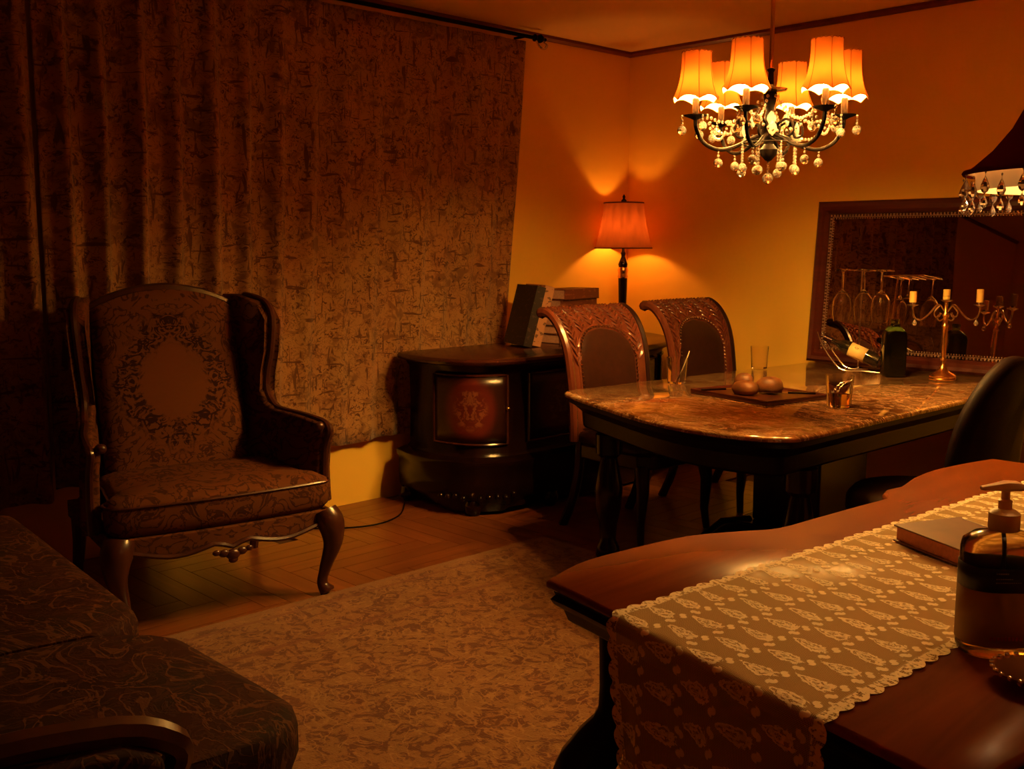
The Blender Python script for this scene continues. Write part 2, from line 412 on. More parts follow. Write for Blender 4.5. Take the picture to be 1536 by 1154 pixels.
# parquet planks, herringbone
PL, PW = .60, .10
mH = M().box(.0015, PL-.0015, .0015, PW-.0015, -.012, 0).mesh('plank'); mH.materials.append(PLANK)
rest = M(); cnt = 0
rot = Matrix.Rotation(R(0), 4, 'Z')
for j in range(-12, 12):
    for k in range(-90, 110):
        for vtc in (0, 1):
            if vtc: x, y, rz = (k-1)*PW + j*2*PL + PW, k*PW, PI/2; cx, cy = x - PW/2, y + PL/2; ex, ey = PW/2, PL/2
            else: x, y, rz = k*PW + j*2*PL, k*PW, 0; cx, cy = x + PL/2, y + PW/2; ex, ey = PL/2, PW/2
            if not (XW < cx < X1 and Y1 < cy < YW): continue
            if cx-ex < XW-.095 or cx+ex > X1+.095 or cy-ey < Y1-.095 or cy+ey > YW+.095:
                if cx-ex < XW-.095 or cy+ey > YW+.095:
                    continue
            near = cx < -2.3 and 1.0 < cy and not (cx-ex > -3.4 and cy+ey < 3.35)
            if near and cnt < 296:
                o = bpy.data.objects.new('plank', mH); COL.objects.link(o); o.parent = FLOOR; o.location = (x, y, 0); o.rotation_euler = (0, 0, rz); cnt += 1
            else:
                x0, x1, y0, y1 = cx-ex+.0015, cx+ex-.0015, cy-ey+.0015, cy+ey-.0015
                rest.box(max(x0, XW-.09), min(x1, X1+.09), max(y0, Y1-.09), min(y1, YW+.09), -.012, 0)
o = rest.build('plank', PLANK, FLOOR); o['kind'] = 'stuff'

# rug
rg = M().box(-1.28, 1.28, -2.05, 2.05, 0, .007).build('area_rug', RUG, bevel=.003)
rg.location = (-2.09, 1.37, .001); rg.rotation_euler = (0, 0, R(-1.5)); tag(rg, 'large tan and rust patterned rug covering the middle of the wooden floor', 'rug')

# ------------------------------------------------------------------ curtains on the left wall
def fold(y):
    w = max(0.0, min(1.0, (3.3 - y)/1.3))           # deeper folds to the left
    a = .5 + .5*sin(y*2*PI/.185 + .9*sin(y*3.1)); a = a**2.2
    b = .5 + .5*sin(y*2*PI/.41 + 1.1)
    return .012 + .085*(.25 + .75*w)*a + .03*(.3 + .7*w)*b
def curtain(name, label, ya, yb, top, bot, yb_bot, ya_bot, dz):
    th = thing(name, label, 'curtain', (XW+.03, 0, 0), 0, 'patterned curtains on the left wall')
    nu, nv = int((yb - ya)*110), 26
    def fn(u, v):
        y = ya + (yb - ya)*u
        yy = y + ((ya_bot - ya)*(1-u) + (yb_bot - yb)*u)*v
        z = top + (bot - top)*v + .006*sin(u*40)*v + dz*sin(u*9)*v
        x = fold(y + .03*v*sin(y*7)) * (.55 + .45*min(1, v*3)) + .012*sin(v*5 + y*6)*v
        return (x, yy, z)
    M().grid(nu, nv, fn).build('drape', CURT, th, solid=.003, ang=3.1)
    return th
curtain('curtain', 'right patterned drape, shallow folds, ending beside the lit yellow corner', 1.64, 4.49, 2.587, .35, 4.26, 1.62, .01)
curtain('curtain', 'dark leftmost patterned drape at the photo edge, behind the wing chair', .1, 1.62, 2.587, .30, 1.60, .1, .008)
rod = thing('curtain_rod', 'dark curtain rod under the crown moulding with an ornate scroll finial', 'curtain rod', (XW+.10, 0, 2.603))
M().tube([(0, 0, 0), (0, 2.3, 0), (0, 4.50, 0)], .011, 10).build('pole', BRONZE, rod)
fm = M().lathe([(.012, 0), (.022, .01), (.013, .025), (.02, .04), (.026, .055), (.018, .075), (.006, .09), (.011, .10), (.0, .112)], 12)
f = fm.build('finial', BRONZE, rod); f.location = (0, 4.50, 0); f.rotation_euler = (R(-90), 0, 0)
sc_ = M().tube(catmull([(0, 4.52, -.012), (0, 4.55, -.045), (0, 4.59, -.055), (0, 4.615, -.03), (0, 4.59, -.015)], 5), .007, 6).build('scroll', SILVER, rod)
for yy in (.4, 2.4, 4.44): M().tube([(-.10, yy, .0), (0, yy, 0)], .008, 6).build('bracket', BRONZE, rod)

# power cord along the floor
tag(M().tube(catmull([(-4.48, 2.6, .006), (-4.2, 2.75, .006), (-4.05, 2.98, .006), (-4.1, 3.2, .006), (-4.3, 3.4, .006)], 6), .004, 6).build('power_cord', BRONZE),
    'thin dark power cord lying on the parquet between wing chair and commode', 'cord')

# ------------------------------------------------------------------ dining table
TX0, TX1, TY0, TY1, TZ = -3.02, -1.77, 3.22, 5.36, .73
TOUT = [(p[0], p[1]) for p in catmull([(-3.15, 3.46, 0), (-3.125, 3.39, 0), (-2.98, 3.31, 0), (-2.765, 3.215, 0), (-2.50, 3.10, 0), (-2.275, 3.035, 0), (-2.10, 3.025, 0), (-1.93, 3.055, 0), (-1.83, 3.11, 0), (-1.795, 3.20, 0), (-1.785, 3.6, 0), (-1.76, 4.4, 0), (-1.75, 5.36, 0)], 4)] + [(-2.97, 5.36)]
def shrink(poly, d):
    n = len(poly); out = []
    for i in range(n):
        a = Vector(poly[i-1]); b = Vector(poly[i]); c = Vector(poly[(i+1) % n])
        u1 = (b-a).normalized(); u2 = (c-b).normalized(); nn = Vector((-u1.y-u2.y, u1.x+u2.x))
        k = nn.length; nn /= k; f = d/max(.5, k/2); out.append((b.x+nn.x*f, b.y+nn.y*f))
    return out
def table_outline(inset=0.0): return shrink(TOUT, inset)
dt = thing('dining_table', 'large dining table with glossy brown marble top and bowed near end', 'table', (0, 0, 0))
rings = []
for ins, z in ((.012, TZ-.024), (.0, TZ-.018), (.0, TZ-.010), (.006, TZ-.004), (.014, TZ)): rings.append([(x, y, z) for x, y in table_outline(ins)])
M().loft(rings).build('table_top', MARB, dt, ang=.9)
rings = []
for ins, z in ((.10, TZ-.16), (.09, TZ-.15), (.085, TZ-.09), (.05, TZ-.060), (.025, TZ-.046), (.03, TZ-.0245)): rings.append([(x, y, z) for x, y in table_outline(ins)])
M().loft(rings).build('apron', EDGEW, dt, ang=.5)
legp = [(.045, 0), (.055, .02), (.05, .06), (.035, .09), (.04, .16), (.058, .24), (.062, .33), (.045, .42), (.036, .46), (.058, .48), (.06, .565)]
lm = M().lathe(legp, 16).mesh('leg'); lm.materials.append(DARK)
for x, y in ((TX0+.14, TY0+.2), (TX1-.14, TY0+.14), (TX0+.14, TY1-.14), (TX1-.14, TY1-.14)): place(link('leg', lm, dt), (x, y, .008 if y < 3.4 else 0))
pd = M().box(-.24, .24, -.3, .3, .06, .12).box(-.17, .17, -.22, .22, .12, .565)
for sx in (-1, 1):
    for sy in (-1, 1): pd.tube([(sx*.17, sy*.22, .1), (sx*.26, sy*.32, .09), (sx*.31, sy*.38, .035), (sx*.33, sy*.41, .008)], [.04, .038, .03, .028], 8)
place(pd.build('pedestal', DARK, dt, bevel=.01), ((TX0+TX1)/2, 4.3, 0))

# ------------------------------------------------------------------ dining chairs (carved scroll back, arched leather panel)
BP = [(.44, -.20), (.60, -.205), (.75, -.22), (.88, -.245), (.97, -.285), (1.03, -.335), (1.058, -.385), (1.055, -.42)]
def bpy_(z_t):   # profile by arc parameter 0..1 -> (y,z)
    k = z_t*(len(BP)-1); i = min(int(k), len(BP)-2); f = k-i
    p = [Vector((b[1], b[0], 0)) for b in BP]
    p0, p1, p2, p3 = p[max(i-1, 0)], p[i], p[i+1], p[min(i+2, len(p)-1)]
    q = .5*((2*p1)+(p2-p0)*f+(2*p0-5*p1+4*p2-p3)*f*f+(3*p1-p0-3*p2+p3)*f**3)
    return q.x, q.y
def dining_chair(label, loc, rz):
    th = thing('dining_chair', label, 'chair', loc, rz, 'carved scroll-back dining chairs')
    w = .27
    # back board
    def surf(u, t, off=0.0):
        y, z = bpy_(t); y2, z2 = bpy_(min(1, t+.01)); y1, z1 = bpy_(max(0, t-.01))
        d = Vector((0, y2-y1, z2-z1)).normalized(); n = Vector((0, d.z, -d.y))
        ww = w*(1 + .06*t)
        cur = -.03*(1-u*u)
        return (u*ww, y + n.y*off + cur, z + n.z*off)
    nt = 28
    rings = []
    for i in range(nt+1):
        t = i/nt; f = [surf(-1+2*j/12, t, .014) for j in range(13)]; b = [surf(1-2*j/12, t, -.014) for j in range(13)]
        rings.append(f+b)
    M().loft(rings).build('backrest', CARVE, th, ang=1.0)
    for sx in (-1, 1):
        M().tube([surf(sx*1.0, i/20, 0) for i in range(21)], [.022]*17+[.024, .026, .028, .03], 8).build('stile', CHWOOD if sx < 0 else CARVE, th)
    M().tube([surf(-1.04+2.08*i/10, 1.0, 0) for i in range(11)], .024, 8).build('crest_roll', CARVE, th)
    # arched leather panel
    def archu(t): # half width at t
        t0, t1 = .04, .56
        if t < .34: return .70
        return .70*math.sqrt(max(0, 1-((t-.34)/(t1-.34))**2))
    pm = M(); pts = []
    def pf(a, b):
        t = .03 + (.56-.03)*a; hw = max(archu(t), .02)
        return surf((-1+2*b)*hw, t, .016 + .014*math.sqrt(max(0, (1-(2*b-1)**2)))*min(1, (1-a)*4)*min(1, a*8+.3))
    pm.grid(20, 14, pf).build('leather_panel', LEATH, th, ang=3)
    nm = M(); arch = M()
    al = []
    for i in range(61):
        t = .06 + (.34-.06)*min(1, i/20) if i <= 20 else None
    path = [(-.72, .06+.28*i/14) for i in range(14)] + [(-.72*cos(PI*i/30), .34+.235*sin(PI*i/30)) for i in range(31)] + [(.72, .34-.28*i/14) for i in range(1, 15)]
    for u, t in path: nm.ball(surf(u, t, .022), .0055, 6, 4)
    arch.tube([surf(u*1.06, t+ (.012 if abs(u) < .7 else 0), .014) for u, t in path], .008, 6)
    arch.build('arch_moulding', CARVE, th)
    o = nm.build('nailhead', NAIL, th); o['kind'] = 'stuff'
    # carved leaf ribs: two fronds spreading from the centre, chevrons to the sides
    rb = M()
    for side in (-1, 1):
        for c0, s0 in ((.80, 1), (.48, 1), (.16, 1)):
            cu = side*c0
            for i in range(13):
                t = .36 + .05*i
                if t > .95: continue
                if t < .62 and abs(cu) < .74*math.sqrt(max(0, 1-max(0, (t-.34)/.26)**2)): continue
                for d in (-1, 1):
                    rb.tube([surf(cu, t-.02, .016), surf(cu+d*.06, t+.012, .02), surf(cu+d*.12, t+.045, .014)], [.004, .0095, .004], 5)
            rb.tube([surf(cu, t, .018) for t in (.62+.03*k for k in range(11))], .004, 5)
    rb.build('carved_leaf', CARVE, th)
    # seat
    sp = [(-.25, -.2), (.25, -.2), (.27, 0), (.265, .2), (.22, .25), (0, .27), (-.22, .25), (-.265, .2), (-.27, 0)]
    M().loft([[(x*s, y*s, z) for x, y in sp] for s, z in ((.98, .425), (1.0, .44), (1.0, .465), (.94, .485), (.7, .495))]).build('seat', LEATH, th, ang=2)
    M().prism([(x*.98, y*.98) for x, y in sp], .36, .425).build('seat_rail', CHWOOD, th, bevel=.006)
    for sx in (-1, 1):
        M().tube([(sx*.225, .2, .37), (sx*.235, .215, .25), (sx*.235, .205, .1), (sx*.245, .215, .0)], [.036, .03, .02, .017], 10).build('leg', CHWOOD, th)
        M().tube(catmull([(sx*.235, -.19, .44), (sx*.235, -.2, .3), (sx*.24, -.235, .14), (sx*.245, -.30, 0)], 3), [.024]*10, 8).build('leg', CHWOOD, th)
    return th
c1 = dining_chair('carved scroll-back chair nearest the commode, at the bowed end of the table', (-3.10, 3.93, 0), R(-93))
c2 = copy_thing(c1); c2.location = (-3.13, 4.78, 0); c2.rotation_euler = (0, 0, R(-91))
c2['label'] = 'carved scroll-back chair near the back wall, right of the table lamp'

# round-backed chair on the right of the table
rc = thing('round_back_chair', 'near-black leather chair with rounded back at the right photo edge', 'chair', (-1.62, 3.72, 0), R(90))
def rb_ring(off, y):
    return [(x, y-.02*abs(0), z) for x, z in [(.285*cos(a)*(1+off*2) , .66+.345*(1+off*1.2)*sin(a)) if sin(a) > -.55 else (.285*cos(a)*(1+off*2), .66+.345*(-.55)) for a in [2*PI*i/36 for i in range(36)]]]
rings = [[(x, y - .10*(z-.45) - .25 + .05*(x/.28)**2, z) for x, _, z in rb_ring(off, 0)] for off, y in ((-.06, .035), (-.01, .02), (0, 0), (-.01, -.02), (-.06, -.035))]
M().loft(rings).build('backrest', BLACKL, rc, ang=1.2)
M().loft([[(x*s, y*s, z) for x, y in [(.27*cos(a), .26*sin(a)) for a in [2*PI*i/24 for i in range(24)]]] for s, z in ((.97, .38), (1, .40), (1, .45), (.9, .48))]).build('seat', BLACKL, rc, ang=1)
for sx in (-1, 1):
    M().tube([(sx*.2, .18, .39), (sx*.215, .2, .2), (sx*.22, .21, 0)], [.03, .022, .016], 8).build('leg', CHWOOD, rc)
    M().tube([(sx*.2, -.2, .5), (sx*.2, -.22, .25), (sx*.21, -.27, 0)], [.026, .024, .018], 8).build('leg', CHWOOD, rc)

# ------------------------------------------------------------------ commode in the corner
cm = thing('commode', 'dark lacquered bow-ended commode with painted red door by the curtain', 'cabinet', (0, 0, 0))
FP = [(-4.385, 3.47), (-4.2, 3.42), (-4.0, 3.43), (-3.85, 3.49), (-3.76, 3.62), (-3.73, 3.80), (-3.72, 4.1), (-3.71, 4.42), (-3.72, 4.75), (-3.78, 4.98), (-3.92, 5.20), (-4.15, 5.36), (-4.385, 5.43)]
FC = [(p[0], p[1]) for p in catmull([(a, b, 0) for a, b in FP], 4)]
def fpo(off):     # offset the open front curve along its normal, close at the back
    out = []
    for i, (x, y) in enumerate(FC):
        x0, y0 = FC[max(i-1, 0)]; x1, y1 = FC[min(i+1, len(FC)-1)]
        dx, dy = x1-x0, y1-y0; l = math.hypot(dx, dy); out.append((x + dy/l*off, y - dx/l*off))
    return out
rings = [[(x, y, z) for x, y in fpo(o)] for o, z in ((.005, .775), (.03, .785), (.035, .80), (.025, .812), (.018, .815))]
M().loft(rings).build('cabinet_top', DTOP, cm, ang=.9)
rings = [[(x, y, z) for x, y in fpo(o)] for o, z in ((-.02, .30), (-.035, .32), (-.04, .55), (-.035, .74), (-.01, .775))]
M().loft(rings).build('body', DARK, cm, ang=.9)
def plinth():
    m = M(); n = len(FC); cols = []
    for k, (o, z) in enumerate(((.0, None), (.03, .10), (.035, .17), (.03, .24), (.045, .26), (.045, .285), (.0, .30))):
        row = []
        for i, (x, y) in enumerate(fpo(o)):
            t = i/(n-1)
            zz = z if z is not None else .02 + .05*max(0, sin((t*6)*PI))**1.2
            row.append((x, y, zz if z is None else z))
        cols.append(row)
    m.loft(cols); return m
plinth().build('plinth', DARK, cm, ang=.9)
fm_ = M()
for i in (1, 12, 22, 32, 43, len(FC)-2):
    x, y = fpo(-.01)[min(i, len(FC)-1)]; fm_ = M().lathe([(.03, 0), (.045, .02), (.05, .05), (.04, .08)], 12, (x, y, 0)); fm_.build('foot', DARK, cm)
def panel(i0, i1, name, mat):
    c = fpo(-.031)
    seg = c[i0:i1+1]
    def fn(u, v):
        k = u*(len(seg)-1); i = min(int(k), len(seg)-2); f = k-i
        return (seg[i][0]*(1-f)+seg[i+1][0]*f, seg[i][1]*(1-f)+seg[i+1][1]*f, .37+.35*v)
    d = M().grid(14, 6, fn).build(name, mat, cm, solid=.008, ang=3, off=0)
    c2_ = fpo(-.027); e = c2_[i0:i1+1]
    pts = [(x, y, .365) for x, y in e] + [(x, y, .725) for x, y in reversed(e)]
    M().tube(pts+[pts[0]], .007, 6).build('moulding', DTOP, d)
    return d
d1 = panel(6, 17, 'door', DOORP); panel(20, 27, 'door', DOORP); panel(28, 35, 'door', DOORP); panel(37, 45, 'door', DOORP)
kx, ky = fpo(-.02)[17]; M().ball((kx, ky, .55), .012).build('knob', BRASS, d1)
# carved apron ornament on plinth
ca = M(); c = fpo(.037)
for i in range(8, 18):
    x, y = c[i]; ca.ball((x, y, .115 - .02*abs(sin(i*1.3))), .016, 8, 5)
ca.build('carved_apron', DARK, cm)

# table lamp
tl = thing('table_lamp', 'table lamp with glowing amber pleated shade and black turned column in the corner', 'lamp', (-4.34, 5.27, .815))
M().lathe([(.075, 0), (.08, .008), (.07, .02), (.03, .035), (.022, .05)], 24).build('base', BRONZE, tl)
M().lathe([(.02, .05), (.026, .07), (.022, .09), (.026, .20), (.029, .32), (.03, .36)], 20).build('column', DARK, tl)
M().lathe([(.031, .36), (.034, .37), (.03, .385), (.033, .40), (.036, .412), (.030, .43)], 20).build('collar', BRASS, tl)
M().lathe([(.028, .43), (.032, .45), (.02, .48), (.012, .50), (.016, .52), (.01, .535), (.008, .60), (.014, .61), (.014, .64)], 16).build('neck', DARK, tl)
M().lathe([(.006, .64), (.018, .655), (.022, .68), (.015, .70), (.003, .71)], 12).build('bulb', BULB2, tl)
def coolie(r0, r1, z0, z1, n, curve=.0, crease=.0):
    rings = []
    for i in range(9):
        t = i/8; r = r0 + (r1-r0)*t - curve*sin(PI*t)
        rings.append([(r*(1+crease*cos(2*PI*j/n*(n//2)))*cos(2*PI*j/n), r*(1+crease*cos(2*PI*j/n*(n//2)))*sin(2*PI*j/n), z0+(z1-z0)*t) for j in range(n)])
    return rings
sh = M().loft(coolie(.185, .128, .555, .845, 64, .008, .006), cap=False).build('lamp_shade', SHADE2, tl, ang=3)
for r, z in ((.186, .555), (.129, .845)): M().tube([(r*cos(2*PI*i/40), r*sin(2*PI*i/40), z) for i in range(41)], .0045, 6).build('trim_ring', plain('shade_trim_brown', (.10, .02, .01), .6), sh)
fr = M()
for k in range(3):
    a = 2*PI*k/3; fr.tube([(0, 0, .838), (.126*cos(a), .126*sin(a), .843)], .002, 5)
fr.tube([(0, 0, .64), (.05, 0, .70), (.055, 0, .78), (0, 0, .838)], .0025, 5)
fr.build('harp', BRASS, tl)
M().lathe([(.004, .838), (.016, .85), (.018, .862), (.006, .872), (.010, .885), (.002, .90)], 12).build('finial', BRONZE, tl)

# books on the commode
def book(name, label, loc, size, rot, cov, pages=PAPER, group='books on the commode', rnd=0):
    w, d, t = size     # spine along w (x), depth d (y), thickness t (z)
    th = thing(name, label, 'book', loc, 0, group); th.rotation_euler = rot
    M().box(-w/2, w/2, -d/2, d/2, 0, .004).box(-w/2, w/2, -d/2, d/2, t-.004, t).box(-w/2, w/2, -d/2, -d/2+.005, 0, t).build('cover', cov, th, bevel=.0015)
    M().box(-w/2+.004, w/2-.004, -d/2+.005, d/2-.006, .004, t-.004).build('page_block', pages, th)
    return th
BD = m_bookcover('dark_book_cover', (.018, .008, .006), (.07, .03, .02))
BLt = m_bookcover('light_book_spine', (.42, .19, .09), (.06, .02, .012))
BR = m_bookcover('red_brown_book', (.12, .025, .012), (.22, .07, .03))
BB = m_bookcover('brown_book', (.16, .06, .025), (.07, .02, .01))
ZC = .816
# upright leaning books: local x -> world z (spine vertical), spine faces +x world, thickness along y
def leaning(label, y, t, mat, hgt, dep, lean):
    th = thing('book', label, 'book', (-4.04 - dep/2, y, ZC+.001 + t*sin(R(lean))), 0, 'books on the commode'); th.rotation_euler = (R(-lean), 0, R(-20))
    M().box(-dep/2, dep/2, 0, .004, 0, hgt).box(-dep/2, dep/2, t-.004, t, 0, hgt).box(dep/2-.005, dep/2, 0, t, 0, hgt).build('cover', mat, th, bevel=.0015)
    M().box(-dep/2+.006, dep/2-.005, .004, t-.004, .006, hgt-.006).build('page_block', PAPER, th)
    return th
leaning('large black hardcover leaning beside the curtain on the commode', 4.10, .055, BD, .345, .27, 15)
leaning('large book with pale lettered spine, leaning between black book and stack', 4.162, .06, BLt, .345, .26, 15)
z = ZC
stk = [('thick pale brown book at the bottom of the stack', BB, .055, .0), ('brown book second from the bottom of the stack', BLt, .045, .02), ('dark book in the middle of the stack behind the chair', BD, .05, -.015), ('worn pale book under the two red-brown ones', BB, .045, .0),
       ('red-brown book second from top of the stack', BR, .055, .01), ('red-brown book on top of the stack by the lamp', BR, .058, .03)]
for lb, mt, t, dx in stk:
    wide = .26 if mt is not BR else .32
    book('book', lb, (-4.17+dx, 4.53 - (.0 if mt is BR else .02), z), (wide, .20, t), (0, 0, R(90 + dx*120)), mt); z += t + .002

# ------------------------------------------------------------------ wing chair
wc = thing('wing_chair', 'old wing armchair in brown damask brocade with carved cabriole legs by the curtain', 'armchair', (-3.77, 1.93, 0), R(-100)); wc.scale = (1.13, 1.03, .965)
# backrest panel
def backsec(t):   # t 0..1 up
    return (-.20 - .16*t, .42 + .76*t)
rings = []
for k in range(0, 15):
    t = k/14; y, z = backsec(t); hw = .262 + .0*t
    if k >= 12: hw -= .0
    ring = []
    for j in range(17):
        u = -1 + 2*j/16; crest = (.065*(1-u*u)**1.0 - .02*abs(u)**4)*t**6
        bul = .045*math.sqrt(max(0, 1-u**4))
        ring.append((u*hw, y + bul*(1 if t < .96 else .4), z + crest))
    for j in range(17):
        u = 1 - 2*j/16; crest = (.065*(1-u*u) - .02*abs(u)**4)*t**6
        ring.append((u*hw, y - .06, z + crest))
    rings.append(ring)
M().loft(rings).build('backrest', BROC, wc, ang=1.2)
cr = [(-.275+.55*i/16, -.385, 1.17 + .065*(1-(-1+2*i/16)**2) - .02*abs(-1+2*i/16)**4 + .01) for i in range(17)]
M().tube(cr, [.016+.012*(1-abs(-1+2*i/16)) for i in range(17)], 8).build('crest_rail', WINGW, wc)
# side panels with wing and arm
side = [(-.40, .36), (-.42, .70), (-.46, 1.02), (-.49, 1.18), (-.44, 1.215), (-.34, 1.215), (-.22, 1.19), (-.165, 1.12), (-.165, .98), (-.185, .88), (-.185, .80), (-.15, .745), (-.10, .72), (.08, .71), (.20, .70), (.245, .685), (.25, .66), (.215, .60), (.20, .50), (.205, .40), (.21, .36)]
def wx_(yy, zz): return -.075 + .13*max(0, min(1, (yy+.45)/.6)) + .05*max(0, zz-.8)*max(0, yy+.45)*4
for sx in (-1, 1):
    rings = []
    for off, xx in ((.012, .315), (0, .325), (0, .365), (.012, .375)):
        cy, cz = -.15, .7
        rings.append([(sx*(xx + wx_(yy, zz)), yy + (off if yy < cy else -off), zz - (off if zz > .5 else 0)) for yy, zz in side])
    M().loft(rings).build('wing_panel', BROC, wc, ang=1.2)
    tp = [(sx*(.348 + wx_(yy, zz)), yy+.004, zz) for yy, zz in side[5:]]
    M().tube(catmull(tp, 3), .013, 8).build('show_wood_trim', WINGW, wc)
    M().ball((sx*.37, .245, .69), .02, 10, 6).build('arm_knuckle', WINGW, wc)
# cushion and seat rail
cu = [(-.27, -.2), (.27, -.2), (.32, .0), (.345, .20), (.375, .25), (.37, .32), (.30, .35), (0, .37), (-.30, .35), (-.37, .32), (-.375, .25), (-.345, .20), (-.32, 0)]
cu = [(p[0], p[1]) for p in catmull([(a, b, 0) for a, b in cu], 3, True)]
M().loft([[(x*s, y*s + (1-s)*.08, z) for x, y in cu] for s, z in ((.95, .365), (.99, .385), (1.0, .42), (1.0, .46), (.985, .485), (.9, .505), (.5, .515))]).build('seat_cushion', BROC, wc, ang=2)
M().tube([(x, y, .478) for x, y in cu]+[(cu[0][0], cu[0][1], .478)], .005, 5).build('piping', WINGW, wc)
rr = M(); n = 24
fr_ = []
for i in range(n+1):
    t = -1+2*i/n; fr_.append((t*.36, .345+.03*(1-t*t), .275 + .035*(cos(t*PI*2)*.5+.5) - .03*(abs(t) < .16)*(1-abs(t)/.16)))
rings = [[(x, y, zb), (x, y-.04, zb), (x, y-.04, .362), (x, y, .362)] for x, y, zb in fr_]
rr.loft(rings); rr.box(-.37, -.33, -.38, .34, .29, .362); rr.box(.33, .37, -.38, .34, .29, .362); rr.box(-.33, .33, -.40, -.36, .29, .362)
rr.build('seat_rail', BROC, wc, bevel=.004)
M().tube([(x, y+.004, zb+.004) for x, y, zb in fr_], .010, 6).build('rail_moulding', WINGW, wc)
cv = M()
for dx, dz, r in ((0, -.008, .022), (-.03, .0, .016), (.03, .0, .016), (-.055, .006, .012), (.055, .006, .012), (0, -.03, .014)): cv.ball((dx, .382, .262+dz), r, 8, 5, (1.2, .6, 1))
cv.build('carved_shell', WINGW, wc)
for sx in (-1, 1):
    M().tube(catmull([(sx*.345, .33, .355), (sx*.362, .352, .30), (sx*.365, .356, .22), (sx*.345, .335, .12), (sx*.335, .325, .05), (sx*.350, .345, .012)], 4), [.048, .05, .052, .052, .05, .046, .042, .038, .034, .030, .027, .024, .022, .020, .019, .019, .020, .022, .026, .030, .026][:21], 10).build('leg', WINGW, wc)
    M().tube([(sx*.335, -.36, .34), (sx*.335, -.38, .18), (sx*.34, -.43, .0)], [.03, .024, .018], 8).build('leg', WINGW, wc)

# ------------------------------------------------------------------ sofa at lower left
so = thing('sofa', 'floral tapestry sofa with curved seat front at the lower left corner', 'sofa', (0, 0, 0))
def cushion(x0, x1, y0, y1, z0, z1, front_curve):
    pts = []
    n = 26
    for i in range(n+1):
        t = i/n; x = x0+(x1-x0)*t
        e = min(t, 1-t)*(x1-x0)
        y = y1 + front_curve(x) - .13*max(0, 1-e/.14)**2
        pts.append((x, y))
    pts += [(x1, y0), (x0, y0)]
    return [[(x, y0+(y-y0)*s, z) for x, y in pts] for s, z in ((.975, z0), (1, z0+.03), (1.0, z1-.04), (.985, z1-.012), (.94, z1), (.6, z1+.012))]
for a, b in ((-3.86, -2.40), (-2.385, -1.64)):
    o = M().loft(cushion(a, b, .42, 1.10, .33, .455, lambda x: max(0, -2.4-x)*.09)).build('seat_cushion', SOFA, so, ang=1.0)
M().loft(cushion(-3.9, -1.63, .25, 1.08, .16, .325, lambda x: 0)).build('seat_base', SOFA, so, ang=1)
bk = [(.18, .2), (.16, .9), (.2, .95), (.27, .96), (.33, .92), (.40, .5), (.42, .2)]
M().prismx(bk, -3.9, -1.5).build('backrest', SOFA, so, bevel=.02)
for sx, x in ((-1, -3.93), (1, -1.47)):
    ap = [(.2, .16), (.2, .66), (.35, .67), (.6, .64), (.66, .61), (.66, .5), (.62, .4), (.64, .16)]
    M().prismx(ap, x-.05, x+.05).build('arm', SOFA, so, bevel=.015)
    M().tube(catmull([(x, .2, .675), (x, .4, .685), (x, .6, .655), (x+.01, .68, .62), (x+.0, .70, .58), (x, .665, .52), (x, .64, .42), (x, .67, .30), (x, .66, .16)], 3), .024, 8).build('arm_frame', WINGW, so)
    pb = M(); pth = [(x+.052*sx, .26, .22), (x+.052*sx, .26, .60), (x+.052*sx, .40, .61), (x+.052*sx, .57, .58), (x+.052*sx, .56, .22)]
    for (p, q) in zip(pth, pth[1:]):
        p, q = Vector(p), Vector(q); kk = int((q-p).length/.012)
        for i in range(kk): pb.ball(tuple(p.lerp(q, i/kk)), .005, 6, 4)
    pb.build('beaded_trim', NAIL, so)
for x in (-3.85, -2.7, -1.55):
    for y in (.3, 1.0): M().tube([(x, y, .17), (x, y, .08), (x, y, .008 if -3.4 < x else 0)], [.035, .028, .02], 8).build('leg', WINGW, so)

# ------------------------------------------------------------------ foreground desk
dk = thing('sideboard_table', 'dark red-brown wooden table with wavy edge in the right foreground', 'table', (0, 0, 0))
far = [(-1.29, 1.355), (-1.318, 1.47), (-1.315, 1.58), (-1.285, 1.78), (-1.225, 1.90), (-1.18, 1.98), (-1.165, 2.12), (-1.15, 2.28), (-1.135, 2.42)]
far = [(p[0], p[1]) for p in catmull([(a, b, 0) for a, b in far], 3)]
far2 = [(-1.165, 2.455), (-1.178, 2.50), (-1.168, 2.56)] + [(p[0], p[1]) for p in catmull([(-1.19, 2.68, 0), (-1.195, 2.82, 0), (-1.17, 2.98, 0), (-1.14, 3.10, 0)], 3)]
endl = [(-1.29+(.86)*i/12, 1.355 - .015*sin(i/12*PI) - .20*(i/12)**1.25 + .0) for i in range(1, 13)]
nearr = [(-.40, 1.4), (-.36, 1.8), (-.33, 2.3), (-.33, 2.8), (-.36, 3.12)]
outl = list(reversed(far+far2)) + endl + nearr
M().loft([[(x, y, z) for x, y in shrink(outl, d)] for d, z in ((.004, .742), (.0, .746), (.0, .755), (.005, .76))]).build('table_top', DESKW, dk, ang=.9)
M().loft([[(x, y, z) for x, y in shrink(outl, d)] for d, z in ((.045, .672), (.035, .68), (.028, .70), (.012, .712), (.006, .722), (.014, .730), (.010, .742))]).build('edge_moulding', EDGEW, dk, ang=.9)
body = [(-1.19, 1.46), (-.50, 1.30), (-.44, 1.5), (-.44, 2.95), (-1.08, 2.98), (-1.10, 2.4), (-1.21, 1.85), (-1.22, 1.6)]
M().prism(body, .10, .672).build('body', EDGEW, dk, bevel=.012)
M().prism(shrink(body, -.015), .06, .14).build('plinth', EDGEW, dk, bevel=.01)
